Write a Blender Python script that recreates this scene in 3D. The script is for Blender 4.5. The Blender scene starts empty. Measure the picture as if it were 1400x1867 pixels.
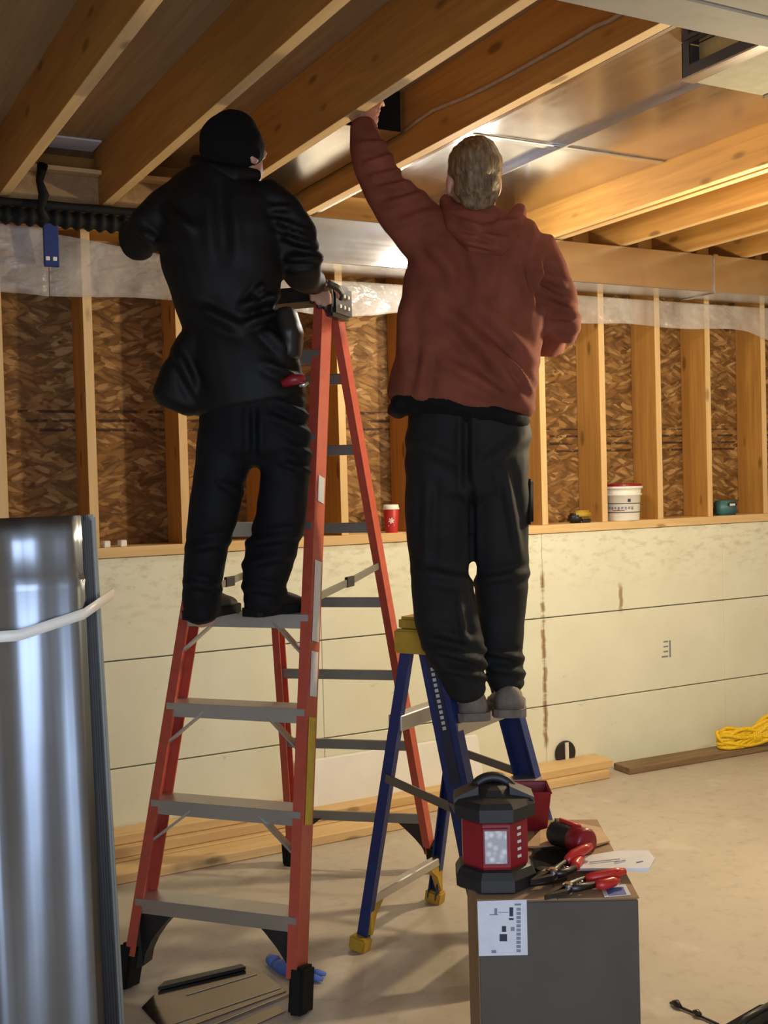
import bpy, bmesh, math, random
import numpy as np
from mathutils import Vector, Matrix

random.seed(7); rng = np.random.default_rng(7)
S = bpy.context.scene
COL = S.collection

# ------------------------------------------------------------------ camera
PW, PH, FPX = 1400, 1867, 2058.0
def cam_axes(yaw, pitch, roll):
    y, p, r = map(math.radians, (yaw, pitch, roll))
    fwd = np.array([math.sin(y)*math.cos(p), math.cos(y)*math.cos(p), math.sin(p)])
    right = np.array([math.cos(y), -math.sin(y), 0.0]); up = np.cross(right, fwd)
    return fwd, math.cos(r)*right+math.sin(r)*up, -math.sin(r)*right+math.cos(r)*up
CF, CR, CU = cam_axes(28.46, -1.55, -1.55)
CC = np.array([0, 0, 1.5])
cd = bpy.data.cameras.new('camera'); cam = bpy.data.objects.new('camera', cd); COL.objects.link(cam)
cd.sensor_fit = 'VERTICAL'; cd.sensor_height = 36; cd.sensor_width = 36; cd.lens = FPX/PH*36
cd.clip_start = 0.05
cam.matrix_world = Matrix(((CR[0], CU[0], -CF[0], CC[0]), (CR[1], CU[1], -CF[1], CC[1]), (CR[2], CU[2], -CF[2], CC[2]), (0, 0, 0, 1)))
S.camera = cam

# ------------------------------------------------------------------ light
S.view_settings.view_transform = 'Standard'; S.view_settings.look = 'None'
S.view_settings.gamma = 1; S.view_settings.use_curve_mapping = False
S.view_settings.exposure = 0.0
w = bpy.data.worlds.new('world'); S.world = w; w.use_nodes = True
w.node_tree.nodes['Background'].inputs[0].default_value = (0.62, 0.76, 1.0, 1)
w.node_tree.nodes['Background'].inputs[1].default_value = 1.0
def point_light(name, loc, power, col, r):
    l = bpy.data.lights.new(name, 'POINT'); l.energy = power; l.color = col; l.shadow_soft_size = r
    o = bpy.data.objects.new(name, l); o.location = loc; COL.objects.link(o); return o
def area_light(name, loc, target, sx, sy, power, col):
    l = bpy.data.lights.new(name, 'AREA'); l.shape = 'RECTANGLE'; l.size = sx; l.size_y = sy; l.energy = power; l.color = col
    o = bpy.data.objects.new(name, l); o.location = loc; COL.objects.link(o)
    o.rotation_euler = (Vector(target)-Vector(loc)).to_track_quat('-Z', 'Y').to_euler(); return o
point_light('right_bulb_light', (3.14, 2.84, 1.86), 98, (1.0, 0.81, 0.51), 0.05)  # unseen bulb without a fixture, right of view and well below the joists
point_light('wall_bulb_light', (2.64, 4.0, 2.47), 22, (1.0, 0.93, 0.82), 0.05)
point_light('far_bulb_light', (4.75, 2.2, 2.12), 40, (1.0, 0.82, 0.52), 0.05)
area_light('patio_daylight', (-0.2, -1.12, 1.15), (-0.2, 2.0, 1.1), 2.3, 2.1, 56, (0.72, 0.83, 1.0))

# ------------------------------------------------------------------ pixel helpers
def ray(x, y): return CF + CR*(x-PW/2)/FPX - CU*(y-PH/2)/FPX
def atd(x, y, d): return CC + ray(x, y)*d
def onz(x, y, z): r = ray(x, y); return CC + r*(z-CC[2])/r[2]
def ony(x, y, Y): r = ray(x, y); return CC + r*(Y-CC[1])/r[1]
def onx(x, y, X): r = ray(x, y); return CC + r*(X-CC[0])/r[0]
def proj(P):
    d = np.asarray(P, float)-CC; z = d@CF
    return np.stack([PW/2+FPX*(d@CR)/z, PH/2-FPX*(d@CU)/z], -1)
def nrm(v): v = np.asarray(v, float); return v/np.linalg.norm(v)

# ------------------------------------------------------------------ materials
MATS = {}
class NT:
    def __init__(s, name):
        s.m = bpy.data.materials.new(name); s.m.use_nodes = True; s.t = s.m.node_tree
        s.b = s.t.nodes['Principled BSDF']; MATS[name] = s.m
    def n(s, typ, **kw):
        nd = s.t.nodes.new(typ)
        for k, v in kw.items():
            if k.startswith('i_'):
                key = k[2:]; key = int(key) if key.isdigit() else key.replace('_', ' ')
                nd.inputs[key].default_value = v
            else: setattr(nd, k, v)
        return nd
    def l(s, a, b): s.t.links.new(a, b)
    def pos(s, scale=(1, 1, 1), rnd=True):
        g = s.n('ShaderNodeNewGeometry'); v = g.outputs['Position']
        if rnd:
            oi = s.n('ShaderNodeObjectInfo'); cb = s.n('ShaderNodeVectorMath', operation='SCALE')
            cb.inputs[0].default_value = (13.1, 7.7, 9.3); s.l(oi.outputs['Random'], cb.inputs['Scale'])
            ad = s.n('ShaderNodeVectorMath', operation='ADD'); s.l(v, ad.inputs[0]); s.l(cb.outputs[0], ad.inputs[1]); v = ad.outputs[0]
        mp = s.n('ShaderNodeMapping'); mp.inputs['Scale'].default_value = scale; s.l(v, mp.inputs['Vector'])
        return mp.outputs[0]
    def noise(s, vec, scale=5, detail=4, rough=.55, dist=0):
        nd = s.n('ShaderNodeTexNoise', i_Scale=scale, i_Detail=detail, i_Roughness=rough, i_Distortion=dist); s.l(vec, nd.inputs['Vector']); return nd.outputs['Fac']
    def ramp(s, fac, stops, interp='LINEAR'):
        r = s.n('ShaderNodeValToRGB'); r.color_ramp.interpolation = interp; e = r.color_ramp.elements
        while len(e) < len(stops): e.new(.5)
        for el, (p, c) in zip(e, stops): el.position = p; el.color = (c[0], c[1], c[2], 1) if len(c) == 3 else c
        s.l(fac, r.inputs[0]); return r.outputs[0]
    def mix(s, a, b, fac, mode='MIX'):
        m = s.n('ShaderNodeMix', data_type='RGBA', blend_type=mode)
        for sock, v in ((m.inputs[0], fac), (m.inputs[6], a), (m.inputs[7], b)):
            if hasattr(v, 'is_linked'): s.l(v, sock)
            elif isinstance(v, (int, float)): sock.default_value = v
            else: sock.default_value = (*v, 1) if len(v) == 3 else v
        return m.outputs[2]
    def math(s, op, a, b=0.0, clamp=False):
        m = s.n('ShaderNodeMath', operation=op, use_clamp=clamp)
        for sock, v in ((m.inputs[0], a), (m.inputs[1], b)):
            if hasattr(v, 'is_linked'): s.l(v, sock)
            else: sock.default_value = v
        return m.outputs[0]
    def band(s, v, lo, hi, soft=.01):     # 1 inside lo..hi
        a = s.n('ShaderNodeMapRange', interpolation_type='SMOOTHSTEP'); s.l(v, a.inputs[0])
        a.inputs[1].default_value = lo-soft; a.inputs[2].default_value = lo+soft
        b = s.n('ShaderNodeMapRange', interpolation_type='SMOOTHSTEP'); s.l(v, b.inputs[0])
        b.inputs[1].default_value = hi-soft; b.inputs[2].default_value = hi+soft
        return s.math('SUBTRACT', a.outputs[0], b.outputs[0], True)
    def set(s, color=None, rough=None, metal=None, spec=None, **kw):
        for k, v in (('Base Color', color), ('Roughness', rough), ('Metallic', metal), ('Specular IOR Level', spec)):
            if v is None: continue
            if hasattr(v, 'is_linked'): s.l(v, s.b.inputs[k])
            elif k == 'Base Color': s.b.inputs[k].default_value = (*v, 1)
            else: s.b.inputs[k].default_value = v
        return s
    def bump(s, h, strength=.3, dist=.002):
        b = s.n('ShaderNodeBump', i_Strength=strength, i_Distance=dist); s.l(h, b.inputs['Height']); s.l(b.outputs[0], s.b.inputs['Normal']); return s

def plain(name, col, rough=.5, metal=0, spec=.5, var=.12, scale=30, bump=.0):
    t = NT(name); p = t.pos((1, 1, 1)); f = t.noise(p, scale, 3)
    d = tuple(c*(1-var) for c in col); l = tuple(min(1, c*(1+var)) for c in col)
    t.set(t.ramp(f, [(.3, d), (.7, l)]), rough, metal, spec)
    if bump: t.bump(f, bump, .003)
    return t.m
def wood(name, axis, dark, light, knots=True, rough=.62):
    t = NT(name); sc = [26, 26, 26]; sc[axis] = 1.3; p = t.pos(tuple(sc)); f = t.noise(p, 1.6, 5, .6, .6)
    c = t.ramp(f, [(.25, dark), (.5, tuple((a+b)/2 for a, b in zip(dark, light))), (.75, light)])
    sc2 = [3.2, 3.2, 3.2]; sc2[axis] = .9; big = t.noise(t.pos(tuple(sc2)), 1.0, 2)
    c = t.mix(c, tuple(x*.8 for x in dark), t.math('MULTIPLY', t.band(big, .58, 1.5, .08), .35))
    if knots:
        sc3 = [9, 9, 9]; sc3[axis] = 3.4; v = t.n('ShaderNodeTexVoronoi', i_Scale=1.0); t.l(t.pos(tuple(sc3)), v.inputs['Vector'])
        k = t.band(v.outputs['Distance'], -1, .13, .05); c = t.mix(c, tuple(x*.42 for x in dark), t.math('MULTIPLY', k, .75))
    t.set(c, rough, 0, .3); t.bump(f, .25, .001); return t.m
for ax, nm in enumerate('xyz'):
    wood('pine_'+nm, ax, (.38, .18, .042), (.58, .30, .072))
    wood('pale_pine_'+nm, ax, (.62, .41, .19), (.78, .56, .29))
wood('old_board', 0, (.16, .10, .05), (.30, .20, .11), False)
wood('subfloor_ply', 1, (.30, .19, .09), (.44, .30, .16), False)

def osb():
    t = NT('osb')
    def layer(rot, off):
        g0 = t.n('ShaderNodeNewGeometry'); m1 = t.n('ShaderNodeMapping'); m1.inputs['Rotation'].default_value = (0, rot, 0); m1.inputs['Location'].default_value = off; t.l(g0.outputs['Position'], m1.inputs['Vector'])
        m2 = t.n('ShaderNodeMapping'); m2.inputs['Scale'].default_value = (11, 3, 44); t.l(m1.outputs[0], m2.inputs['Vector'])
        wn = t.n('ShaderNodeTexNoise', i_Scale=.55, i_Detail=3.0); t.l(m2.outputs[0], wn.inputs['Vector'])
        sc = t.n('ShaderNodeVectorMath', operation='SCALE'); sc.inputs['Scale'].default_value = 2.0; t.l(wn.outputs['Color'], sc.inputs[0])
        ad = t.n('ShaderNodeVectorMath', operation='ADD'); t.l(m2.outputs[0], ad.inputs[0]); t.l(sc.outputs[0], ad.inputs[1])
        v = t.n('ShaderNodeTexVoronoi', i_Scale=1.0, i_Randomness=1.0); t.l(ad.outputs[0], v.inputs['Vector'])
        sx = t.n('ShaderNodeSeparateColor'); t.l(v.outputs['Color'], sx.inputs[0]); return sx.outputs[0], v.outputs['Distance']
    a1, d1 = layer(.34, (0, 0, 0)); a2, d2 = layer(-.42, (5.3, 0, 2.1)); pick = t.band(t.noise(t.pos((9, 3, 16), False), 1.0, 2), .5, 2, .02)
    av = t.mix(a1, a2, pick); dv = t.mix(d1, d2, pick); sxo = av
    c = t.ramp(av, [(0, (.15, .07, .021)), (.3, (.25, .125, .04)), (.7, (.33, .178, .062)), (1, (.47, .29, .125))])
    c = t.mix(c, (.08, .038, .012), t.math('MULTIPLY', t.band(dv, .55, 3, .15), .6))
    f = t.noise(t.pos((6, 6, 60), False), 1.5, 4); c = t.mix(c, (.20, .10, .035), t.math('MULTIPLY', t.band(f, .60, 2, .08), .4))
    g = t.n('ShaderNodeNewGeometry'); sp = t.n('ShaderNodeSeparateXYZ'); t.l(g.outputs['Position'], sp.inputs[0])
    # stamped ink: rows of dark dashes
    zl = t.band(sp.outputs[2], 1.735, 1.845, .004); zr = t.band(sp.outputs[2], 1.60, 1.75, .004)
    xl = t.band(sp.outputs[0], -5, 2.9, .01); xr = t.band(sp.outputs[0], 2.9, 9, .01)
    reg = t.math('ADD', t.math('MULTIPLY', zl, xl), t.math('MULTIPLY', zr, xr))
    wv = t.math('FRACT', t.math('MULTIPLY', sp.outputs[2], 26.0)); rows = t.band(wv, .30, .62, .05)
    dn = t.noise(t.pos((9, 1, 14), False), 2.2, 2); ink = t.math('MULTIPLY', t.math('MULTIPLY', reg, rows), t.band(dn, .46, 2, .02))
    c = t.mix(c, (.035, .018, .012), t.math('MULTIPLY', ink, .85))
    t.set(c, .7, 0, .25); t.bump(av, .6, .005)
osb()
def foam():
    t = NT('wall_foam'); g = t.n('ShaderNodeNewGeometry'); sp = t.n('ShaderNodeSeparateXYZ'); t.l(g.outputs['Position'], sp.inputs[0])
    f = t.noise(t.pos((2, 2, 2), False), 2.0, 5, .6); c = t.ramp(f, [(.3, (.73, .74, .60)), (.7, (.80, .81, .68))])
    # scuffs just below the sill
    sc = t.noise(t.pos((5, 1, 12), False), 2.6, 5, .65); up = t.band(sp.outputs[2], .98, 1.6, .14)
    c = t.mix(c, (.30, .24, .14), t.math('MULTIPLY', t.math('MULTIPLY', up, t.band(sc, .58, 2, .10)), .28))
    c = t.mix(c, (.33, .30, .24), t.math('MULTIPLY', t.band(t.noise(t.pos((3, 1, 6), False), 3.3, 4), .70, 2, .04), .4))
    # rusty drips below the block joints
    wob = t.math('MULTIPLY', t.math('SUBTRACT', t.noise(t.pos((1, 1, 9), False), 2.0, 3), .5), .03)
    xw = t.math('ADD', sp.outputs[0], wob); zn = t.noise(t.pos((.2, .2, 14), False), 1.6, 3)
    d1 = t.math('MULTIPLY', t.band(xw, 3.338, 3.362, .006), t.math('MULTIPLY', t.band(sp.outputs[2], .16, 1.02, .03), t.band(zn, .40, 2, .08)))
    d2 = t.math('MULTIPLY', t.band(xw, 3.835, 3.858, .006), t.band(sp.outputs[2], .80, .93, .03))
    c = t.mix(c, (.30, .15, .055), t.math('MULTIPLY', t.math('ADD', d1, d2, True), .8))
    t.set(c, .75, 0, .3); t.bump(t.noise(t.pos((1, 1, 1), False), 26, 4), .15, .002)
foam()
def concrete():
    t = NT('concrete'); a = t.noise(t.pos((1, 1, 1), False), 1.1, 6, .6); b = t.noise(t.pos((1, 1, 1), False), 14, 5, .7)
    c = t.ramp(a, [(.3, (.42, .37, .305)), (.7, (.53, .47, .395))]); c = t.mix(c, (.29, .25, .20), t.math('MULTIPLY', t.band(b, .60, 2, .1), .35))
    c = t.mix(c, (.62, .57, .48), t.math('MULTIPLY', t.band(t.noise(t.pos((1.4, 1, 1), False), 3.1, 5, .65), .62, 2, .05), .35))
    t.set(c, t.ramp(b, [(.3, (.45,)*3), (.7, (.65,)*3)]), 0, .4); t.bump(b, .12, .002)
concrete()
def galv(name, base=(.72, .73, .75), rough=.22, axis=1):
    t = NT(name); sc = [60, 60, 60]; sc[axis] = 1.0; f = t.noise(t.pos(tuple(sc)), 1.0, 4); g = t.noise(t.pos((2, 2, 2)), 2.2, 4)
    sm = t.noise(t.pos((7, 2, 7)), 1.3, 5, .7)
    c = t.mix(t.ramp(g, [(.3, tuple(x*.86 for x in base)), (.7, base)]), tuple(x*.7 for x in base), t.math('MULTIPLY', t.band(sm, .62, 2, .05), .3))
    t.set(c, t.math('ADD', t.math('MULTIPLY', f, .10), rough-.05), 1.0); t.bump(t.noise(t.pos((4, 4, 4)), 1.1, 2), .25, .006); return t.m
galv('galvanized', (.66, .64, .64), .2); galv('galvanized_x', axis=0); galv('galvanized_z', (.30, .34, .41), .33, 2); galv('scrap_metal', (.26, .21, .18), .14, 0); galv('dull_metal', (.30, .30, .27), .5); galv('aluminium', (.62, .62, .63), .42, 0)
galv('dark_steel', (.09, .09, .095), .4)
def poly():
    t = NT('poly_sheet'); f = t.noise(t.pos((3, 3, 5), False), 2.0, 4)
    t.set((.78, .74, .70), .22, 0, .6); t.bump(t.noise(t.pos((4, 4, 7), False), 2.0, 3, .5, .4), .7, .03)
    tr = t.n('ShaderNodeBsdfTransparent'); mx = t.n('ShaderNodeMixShader'); out = t.t.nodes['Material Output']
    fac = t.ramp(t.noise(t.pos((5, 5, 3), False), 1.2, 3), [(.3, (.16,)*3), (.75, (.46,)*3)])
    t.l(fac, mx.inputs[0]); t.l(tr.outputs[0], mx.inputs[1]); t.l(t.b.outputs[0], mx.inputs[2]); t.l(mx.outputs[0], out.inputs[0])
poly()
def cloth(name, col, rough=.85, wv=900, var=.25, sheen=.2):
    t = NT(name); f = t.noise(t.pos((1, 1, 1)), 9, 4); d = tuple(c*(1-var) for c in col); l = tuple(c*(1+var) for c in col)
    t.set(t.ramp(f, [(.3, d), (.7, l)]), rough, 0, .25); t.b.inputs['Sheen Weight'].default_value = sheen; t.bump(t.noise(t.pos((1, 1, 1)), wv, 2), .25, .001); return t.m
cloth('hoodie_cloth', (.20, .056, .033), .9, 900, .25, .0); cloth('charcoal_twill', (.012, .0125, .013), .75, 900, .25, .0); cloth('black_jacket', (.0028, .0028, .0032), .62, 500, .25, .0); MATS['black_jacket'].node_tree.nodes['Principled BSDF'].inputs['Specular IOR Level'].default_value = .3
cloth('black_trousers', (.0035, .004, .006), .75, 900, .25, .0); cloth('black_knit', (.0035, .0035, .0035), .95, 260, .25, .0); cloth('black_shirt', (.004, .004, .005), .9, 900, .25, .0)
plain('skin', (.56, .30, .21), .5, var=.08, scale=18); 
def hairmat():
    t = NT('hair'); f = t.noise(t.pos((55, 55, 9)), 1.4, 4, .6); t.set(t.ramp(f, [(.3, (.055, .034, .017)), (.5, (.16, .10, .05)), (.75, (.33, .235, .12))]), .5, 0, .4); t.bump(f, .9, .006)
hairmat()
plain('orange_fiberglass', (.45, .073, .042), .38, var=.1, scale=40); plain('blue_fiberglass', (.016, .030, .135), .4, var=.1, scale=40)
plain('black_rubber', (.006, .006, .006), .75, spec=.25); plain('black_plastic', (.015, .015, .016), .45); plain('yellow_plastic', (.46, .285, .03), .45)
plain('white_label', (.72, .70, .66), .5, var=.05); plain('yellow_label', (.55, .40, .04), .5); plain('silver_print', (.55, .56, .58), .4)
def card():
    t = NT('cardboard'); f = t.noise(t.pos((2, 2, 30)), 2, 4); t.set(t.ramp(f, [(.3, (.33, .215, .13)), (.7, (.41, .28, .175))]), .8, 0, .2); t.bump(f, .1, .002)
card(); plain('kraft_paper', (.62, .41, .22), .7, var=.1, scale=14)
def card2():
    t = NT('cardboard_front'); f = t.noise(t.pos((3, 3, 3)), 2, 3); t.set(t.ramp(f, [(.3, (.088, .074, .066)), (.7, (.106, .09, .08))]), .7, 0, .25)
card2()
plain('label_paper', (.66, .68, .76), .5, var=.06); plain('ink', (.02, .025, .05), .6); plain('grey_ink', (.22, .24, .32), .6); plain('sticker_blue', (.07, .13, .42), .5)
plain('red_plastic', (.25, .010, .018), .34, var=.08); plain('bright_red', (.55, .03, .025), .3, var=.1); plain('red_cup', (.50, .022, .025), .42, var=.05)
plain('white_plastic', (.80, .78, .72), .4, var=.04); plain('paper', (.80, .80, .85), .6, var=.05); plain('rope_yellow', (.85, .56, .015), .55, var=.18, scale=90, bump=.4)
plain('teal_plastic', (.05, .16, .18), .45); plain('blue_glove', (.10, .20, .62), .55, var=.2); plain('blue_tag', (.012, .03, .16), .5); plain('olive_panel', (.16, .145, .09), .7); plain('header_paint', (.42, .37, .285), .7, var=.1, scale=9)
plain('header_groove_shade', (.06, .045, .032), .8); plain('white_board', (.80, .80, .78), .6, var=.04, scale=6); plain('cable_jacket', (.42, .30, .20), .5); plain('beige', (.62, .45, .20), .7); plain('drywall', (.58, .55, .50), .8); plain('shoe_sole', (.17, .15, .13), .7, var=.25); plain('black_leather', (.014, .013, .012), .45)
def lensmat():
    t = NT('lantern_lens'); v = t.n('ShaderNodeTexVoronoi', i_Scale=70.0); t.l(t.pos((1, 1, 1), False), v.inputs['Vector'])
    t.set(t.ramp(v.outputs['Distance'], [(.1, (.86, .87, .9)), (.6, (.45, .46, .5))]), .2, 0, .6)
lensmat()

# ------------------------------------------------------------------ object helpers
ORG = {}
def tag(o, label=None, cat=None, group=None, kind=None):
    for k, v in (('label', label), ('category', cat), ('group', group), ('kind', kind)):
        if v: o[k] = v
    return o
def empty(name, loc, label=None, cat=None, group=None, kind=None):
    o = bpy.data.objects.new(name, None); o.empty_display_size = .1; o.location = loc; COL.objects.link(o); ORG[o.name] = np.array(loc, float)
    return tag(o, label, cat, group, kind)
def mk(name, V, Fc, mat, parent=None, smooth=False, origin=None):
    """one mesh object from world-space vertices"""
    V = np.asarray(V, float); po = ORG[parent.name] if parent else np.zeros(3)
    if origin is None:
        mn, mx = V.min(0), V.max(0); origin = np.array([(mn[0]+mx[0])/2, (mn[1]+mx[1])/2, mn[2]])
    me = bpy.data.meshes.new(name); me.from_pydata([tuple(v) for v in V-origin], [], [tuple(f) for f in Fc]); me.update()
    mats = mat if isinstance(mat, (list, tuple)) else [mat]
    for m in mats: me.materials.append(MATS[m])
    bm = bmesh.new(); bm.from_mesh(me); bmesh.ops.recalc_face_normals(bm, faces=bm.faces); bm.to_mesh(me); bm.free()
    if smooth is True:
        for p in me.polygons: p.use_smooth = True
    elif smooth: me.shade_auto = None
    o = bpy.data.objects.new(name, me); o.location = origin-po; COL.objects.link(o); ORG[o.name] = np.array(origin, float)
    if parent: o.parent = parent
    return o
class MB:
    def __init__(s): s.V = []; s.F = []
    def add(s, V, Fc):
        k = len(s.V); s.V += [tuple(v) for v in V]; s.F += [tuple(i+k for i in f) for f in Fc]; return s
    def build(s, name, mat, parent=None, smooth=False): return mk(name, s.V, s.F, mat, parent, smooth)
def frame_box(c, ax, ay, az, sx, sy, sz, bev=0.0):
    """box geometry, full sizes along unit axes; optional chamfer"""
    c = np.asarray(c, float); ax, ay, az = nrm(ax), nrm(ay), nrm(az)
    if not bev:
        V = [c+ax*sx/2*i+ay*sy/2*j+az*sz/2*k for i in (-1, 1) for j in (-1, 1) for k in (-1, 1)]
        return V, [(0, 1, 3, 2), (4, 6, 7, 5), (0, 4, 5, 1), (2, 3, 7, 6), (0, 2, 6, 4), (1, 5, 7, 3)]
    bm = bmesh.new(); bmesh.ops.create_cube(bm, size=1)
    for v in bm.verts: v.co = Vector((v.co.x*sx, v.co.y*sy, v.co.z*sz))
    bmesh.ops.bevel(bm, geom=bm.edges[:], offset=bev, segments=2 if bev > .004 else 1, affect='EDGES')
    V = [c+ax*v.co.x+ay*v.co.y+az*v.co.z for v in bm.verts]; bm.verts.index_update(); Fc = [tuple(v.index for v in f.verts) for f in bm.faces]; bm.free(); return V, Fc
X3, Y3, Z3 = np.eye(3)
def boxg(x0, x1, y0, y1, z0, z1, bev=0): return frame_box(((x0+x1)/2, (y0+y1)/2, (z0+z1)/2), X3, Y3, Z3, x1-x0, y1-y0, z1-z0, bev)
def barg(p0, p1, wdir, w_, t_, bev=0):
    """bar from p0 to p1; w_ along wdir (orthogonalised), t_ along the third axis"""
    p0, p1 = np.asarray(p0, float), np.asarray(p1, float); a = nrm(p1-p0); wd = np.asarray(wdir, float); wd = nrm(wd-a*(wd@a)); th = np.cross(a, wd)
    return frame_box((p0+p1)/2, a, wd, th, np.linalg.norm(p1-p0), w_, t_, bev)
def extrude(poly, a, b):
    """prism between the two world-space point lists"""
    n = len(poly); V = [np.asarray(p)+a for p in poly]+[np.asarray(p)+b for p in poly]
    return V, [tuple(range(n-1, -1, -1)), tuple(range(n, 2*n))]+[(i, (i+1) % n, n+(i+1) % n, n+i) for i in range(n)]
def prism2(A, B):
    n = len(A); return list(A)+list(B), [tuple(range(n-1, -1, -1)), tuple(range(n, 2*n))]+[(i, (i+1) % n, n+(i+1) % n, n+i) for i in range(n)]
def tubeg(pts, r, seg=8, closed=False):
    P = [np.asarray(p, float) for p in pts]; n = len(P); V = []; Fc = []; up = None
    R_ = r if hasattr(r, '__len__') else [r]*n
    for i in range(n):
        t = nrm((P[(i+1) % n]-P[i-1]) if closed or 0 < i < n-1 else (P[1]-P[0] if i == 0 else P[-1]-P[-2]))
        if up is None: up = nrm(np.cross(t, (0.31, .2, .93)))
        up = nrm(up-t*(up@t)); sd = np.cross(t, up)
        for k in range(seg): a = 2*math.pi*k/seg; V.append(P[i]+R_[i]*(math.cos(a)*up+math.sin(a)*sd))
    for i in range(n if closed else n-1):
        j = (i+1) % n
        for k in range(seg): Fc.append((i*seg+k, i*seg+(k+1) % seg, j*seg+(k+1) % seg, j*seg+k))
    if not closed: Fc += [tuple(range(seg-1, -1, -1)), tuple((n-1)*seg+k for k in range(seg))]
    return V, Fc
def latheg(c, prof, seg=24, axis=Z3, ref=X3):
    axis = nrm(axis); u = nrm(np.asarray(ref)-axis*(np.asarray(ref)@axis)); v = np.cross(axis, u); V = []; Fc = []; n = len(prof); c = np.asarray(c, float)
    for r, h in prof:
        for k in range(seg): a = 2*math.pi*k/seg; V.append(c+axis*h+max(r, 1e-4)*(math.cos(a)*u+math.sin(a)*v))
    for i in range(n-1):
        for k in range(seg): Fc.append((i*seg+k, i*seg+(k+1) % seg, (i+1)*seg+(k+1) % seg, (i+1)*seg+k))
    Fc += [tuple(range(seg-1, -1, -1)), tuple((n-1)*seg+k for k in range(seg))]
    return V, Fc
def copy_to(o, loc, parent=None):
    c = o.copy(); COL.objects.link(c); c.location = loc
    if parent: c.parent = parent
    return c
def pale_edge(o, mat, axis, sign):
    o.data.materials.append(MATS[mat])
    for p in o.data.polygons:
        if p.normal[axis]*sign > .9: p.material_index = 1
def one(name, g, mat, parent=None, smooth=False, **kw):
    o = mk(name, g[0], g[1], mat, parent, smooth)
    return tag(o, **kw) if kw else o

# ------------------------------------------------------------------ the room shell
YW = 4.55            # face of the lower wall and of the studs
ZJ, ZS = 2.62, 2.855  # underside of joists, underside of subfloor
floor = one('floor', boxg(-1.9, 6.6, -1.4, 4.9, -.12, 0), 'concrete', label='smooth grey-tan concrete basement floor', cat='floor', kind='structure')
wall = one('wall_back', boxg(-1.9, 6.6, YW+.19, YW+.205, 1.22, 2.9), 'osb', label='framed back wall with stamped strand board behind bare studs', cat='wall', kind='structure')
core = one('core', boxg(-1.9, 6.6, YW+.03, YW+.25, 0, 1.22), 'drywall', wall)
proto = {}
rows = [(0.0, .356), (.362, .796), (.802, 1.218)]
for z0, z1 in rows:
    k0 = None
    for i in range(-5, 4):
        x0 = 3.352+1.22*i
        if x0 > 6.5 or x0+1.22 < -1.8: continue
        if k0 is None: k0 = one('foam_block', boxg(x0+.001, x0+1.219, YW, YW+.06, z0, z1, .002), 'wall_foam', wall); b0 = x0
        else: copy_to(k0, (k0.location.x+(x0-b0), k0.location.y, k0.location.z), wall)
for k in range(4):
    p = ony(1213, 1170+k*9, YW-.002); one('ink_stamp', boxg(p[0]-.012-.012*(k == 3), p[0]+.02, YW-.0012, YW+.001, p[2]-.004, p[2]+.004), 'grey_ink', wall)
p = ony(1220, 1183, YW); one('ink_stamp', boxg(p[0], p[0]+.01, YW-.0012, YW+.001, p[2]-.045, p[2]+.045), 'grey_ink', wall)
one('sill_plate', boxg(-1.9, 6.6, YW-.012, YW+.19, 1.22, 1.262, .002), 'pale_pine_x', wall)
one('top_plate', boxg(-1.9, 6.6, YW, YW+.19, 2.54, 2.62, .002), 'pine_x', wall)
studx = [-1.48, -1.10, -.72, -.34, .03, .41, .79, 1.14, 1.522, 1.888, 2.266, 2.63, 3.0, 3.378, 3.757, 4.132, 4.487, 4.906, 5.28, 5.66, 6.04]
s0 = one('stud', boxg(studx[0]-.019, studx[0]+.019, YW+.001, YW+.188, 1.262, 2.54, .0015), 'pine_z', wall)
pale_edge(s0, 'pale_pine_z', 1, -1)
for x in studx[1:]: copy_to(s0, (s0.location.x+x-studx[0], s0.location.y, s0.location.z), wall)

ceil = one('ceiling', boxg(-1.9, 6.6, 1.5, 4.9, ZS, ZS+.03), 'subfloor_ply', label='plywood subfloor overhead carried on bare wooden joists', cat='ceiling', kind='structure')
jx = [-1.6, -1.2, -.8, -.4, .005, .402, .795, 1.187, 1.585, 1.983, 3.232, 3.292, 3.682, 4.10, 4.5, 4.9, 5.3, 5.7, 6.1]
j0 = one('joist', boxg(jx[0], jx[0]+.040, 1.56, 4.545, ZJ, ZS, .0015), 'pine_y', ceil)
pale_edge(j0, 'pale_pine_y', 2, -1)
for x in jx[1:]: copy_to(j0, (j0.location.x+x-jx[0], j0.location.y, j0.location.z), ceil)
one('rim_board', boxg(-1.9, 6.6, 4.66, 4.70, 2.62, ZS), 'pine_x', ceil)
for a, b in ((.835, 1.187), (1.227, 1.585), (.442, .795)):
    one('ledger_strip', boxg(a, b, 4.44, 4.50, 2.735, 2.752, .002), 'pale_pine_x', ceil)
    one('blocking', boxg(a, b, 4.50, 4.54, 2.62, 2.735), 'subfloor_ply', ceil)

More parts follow.
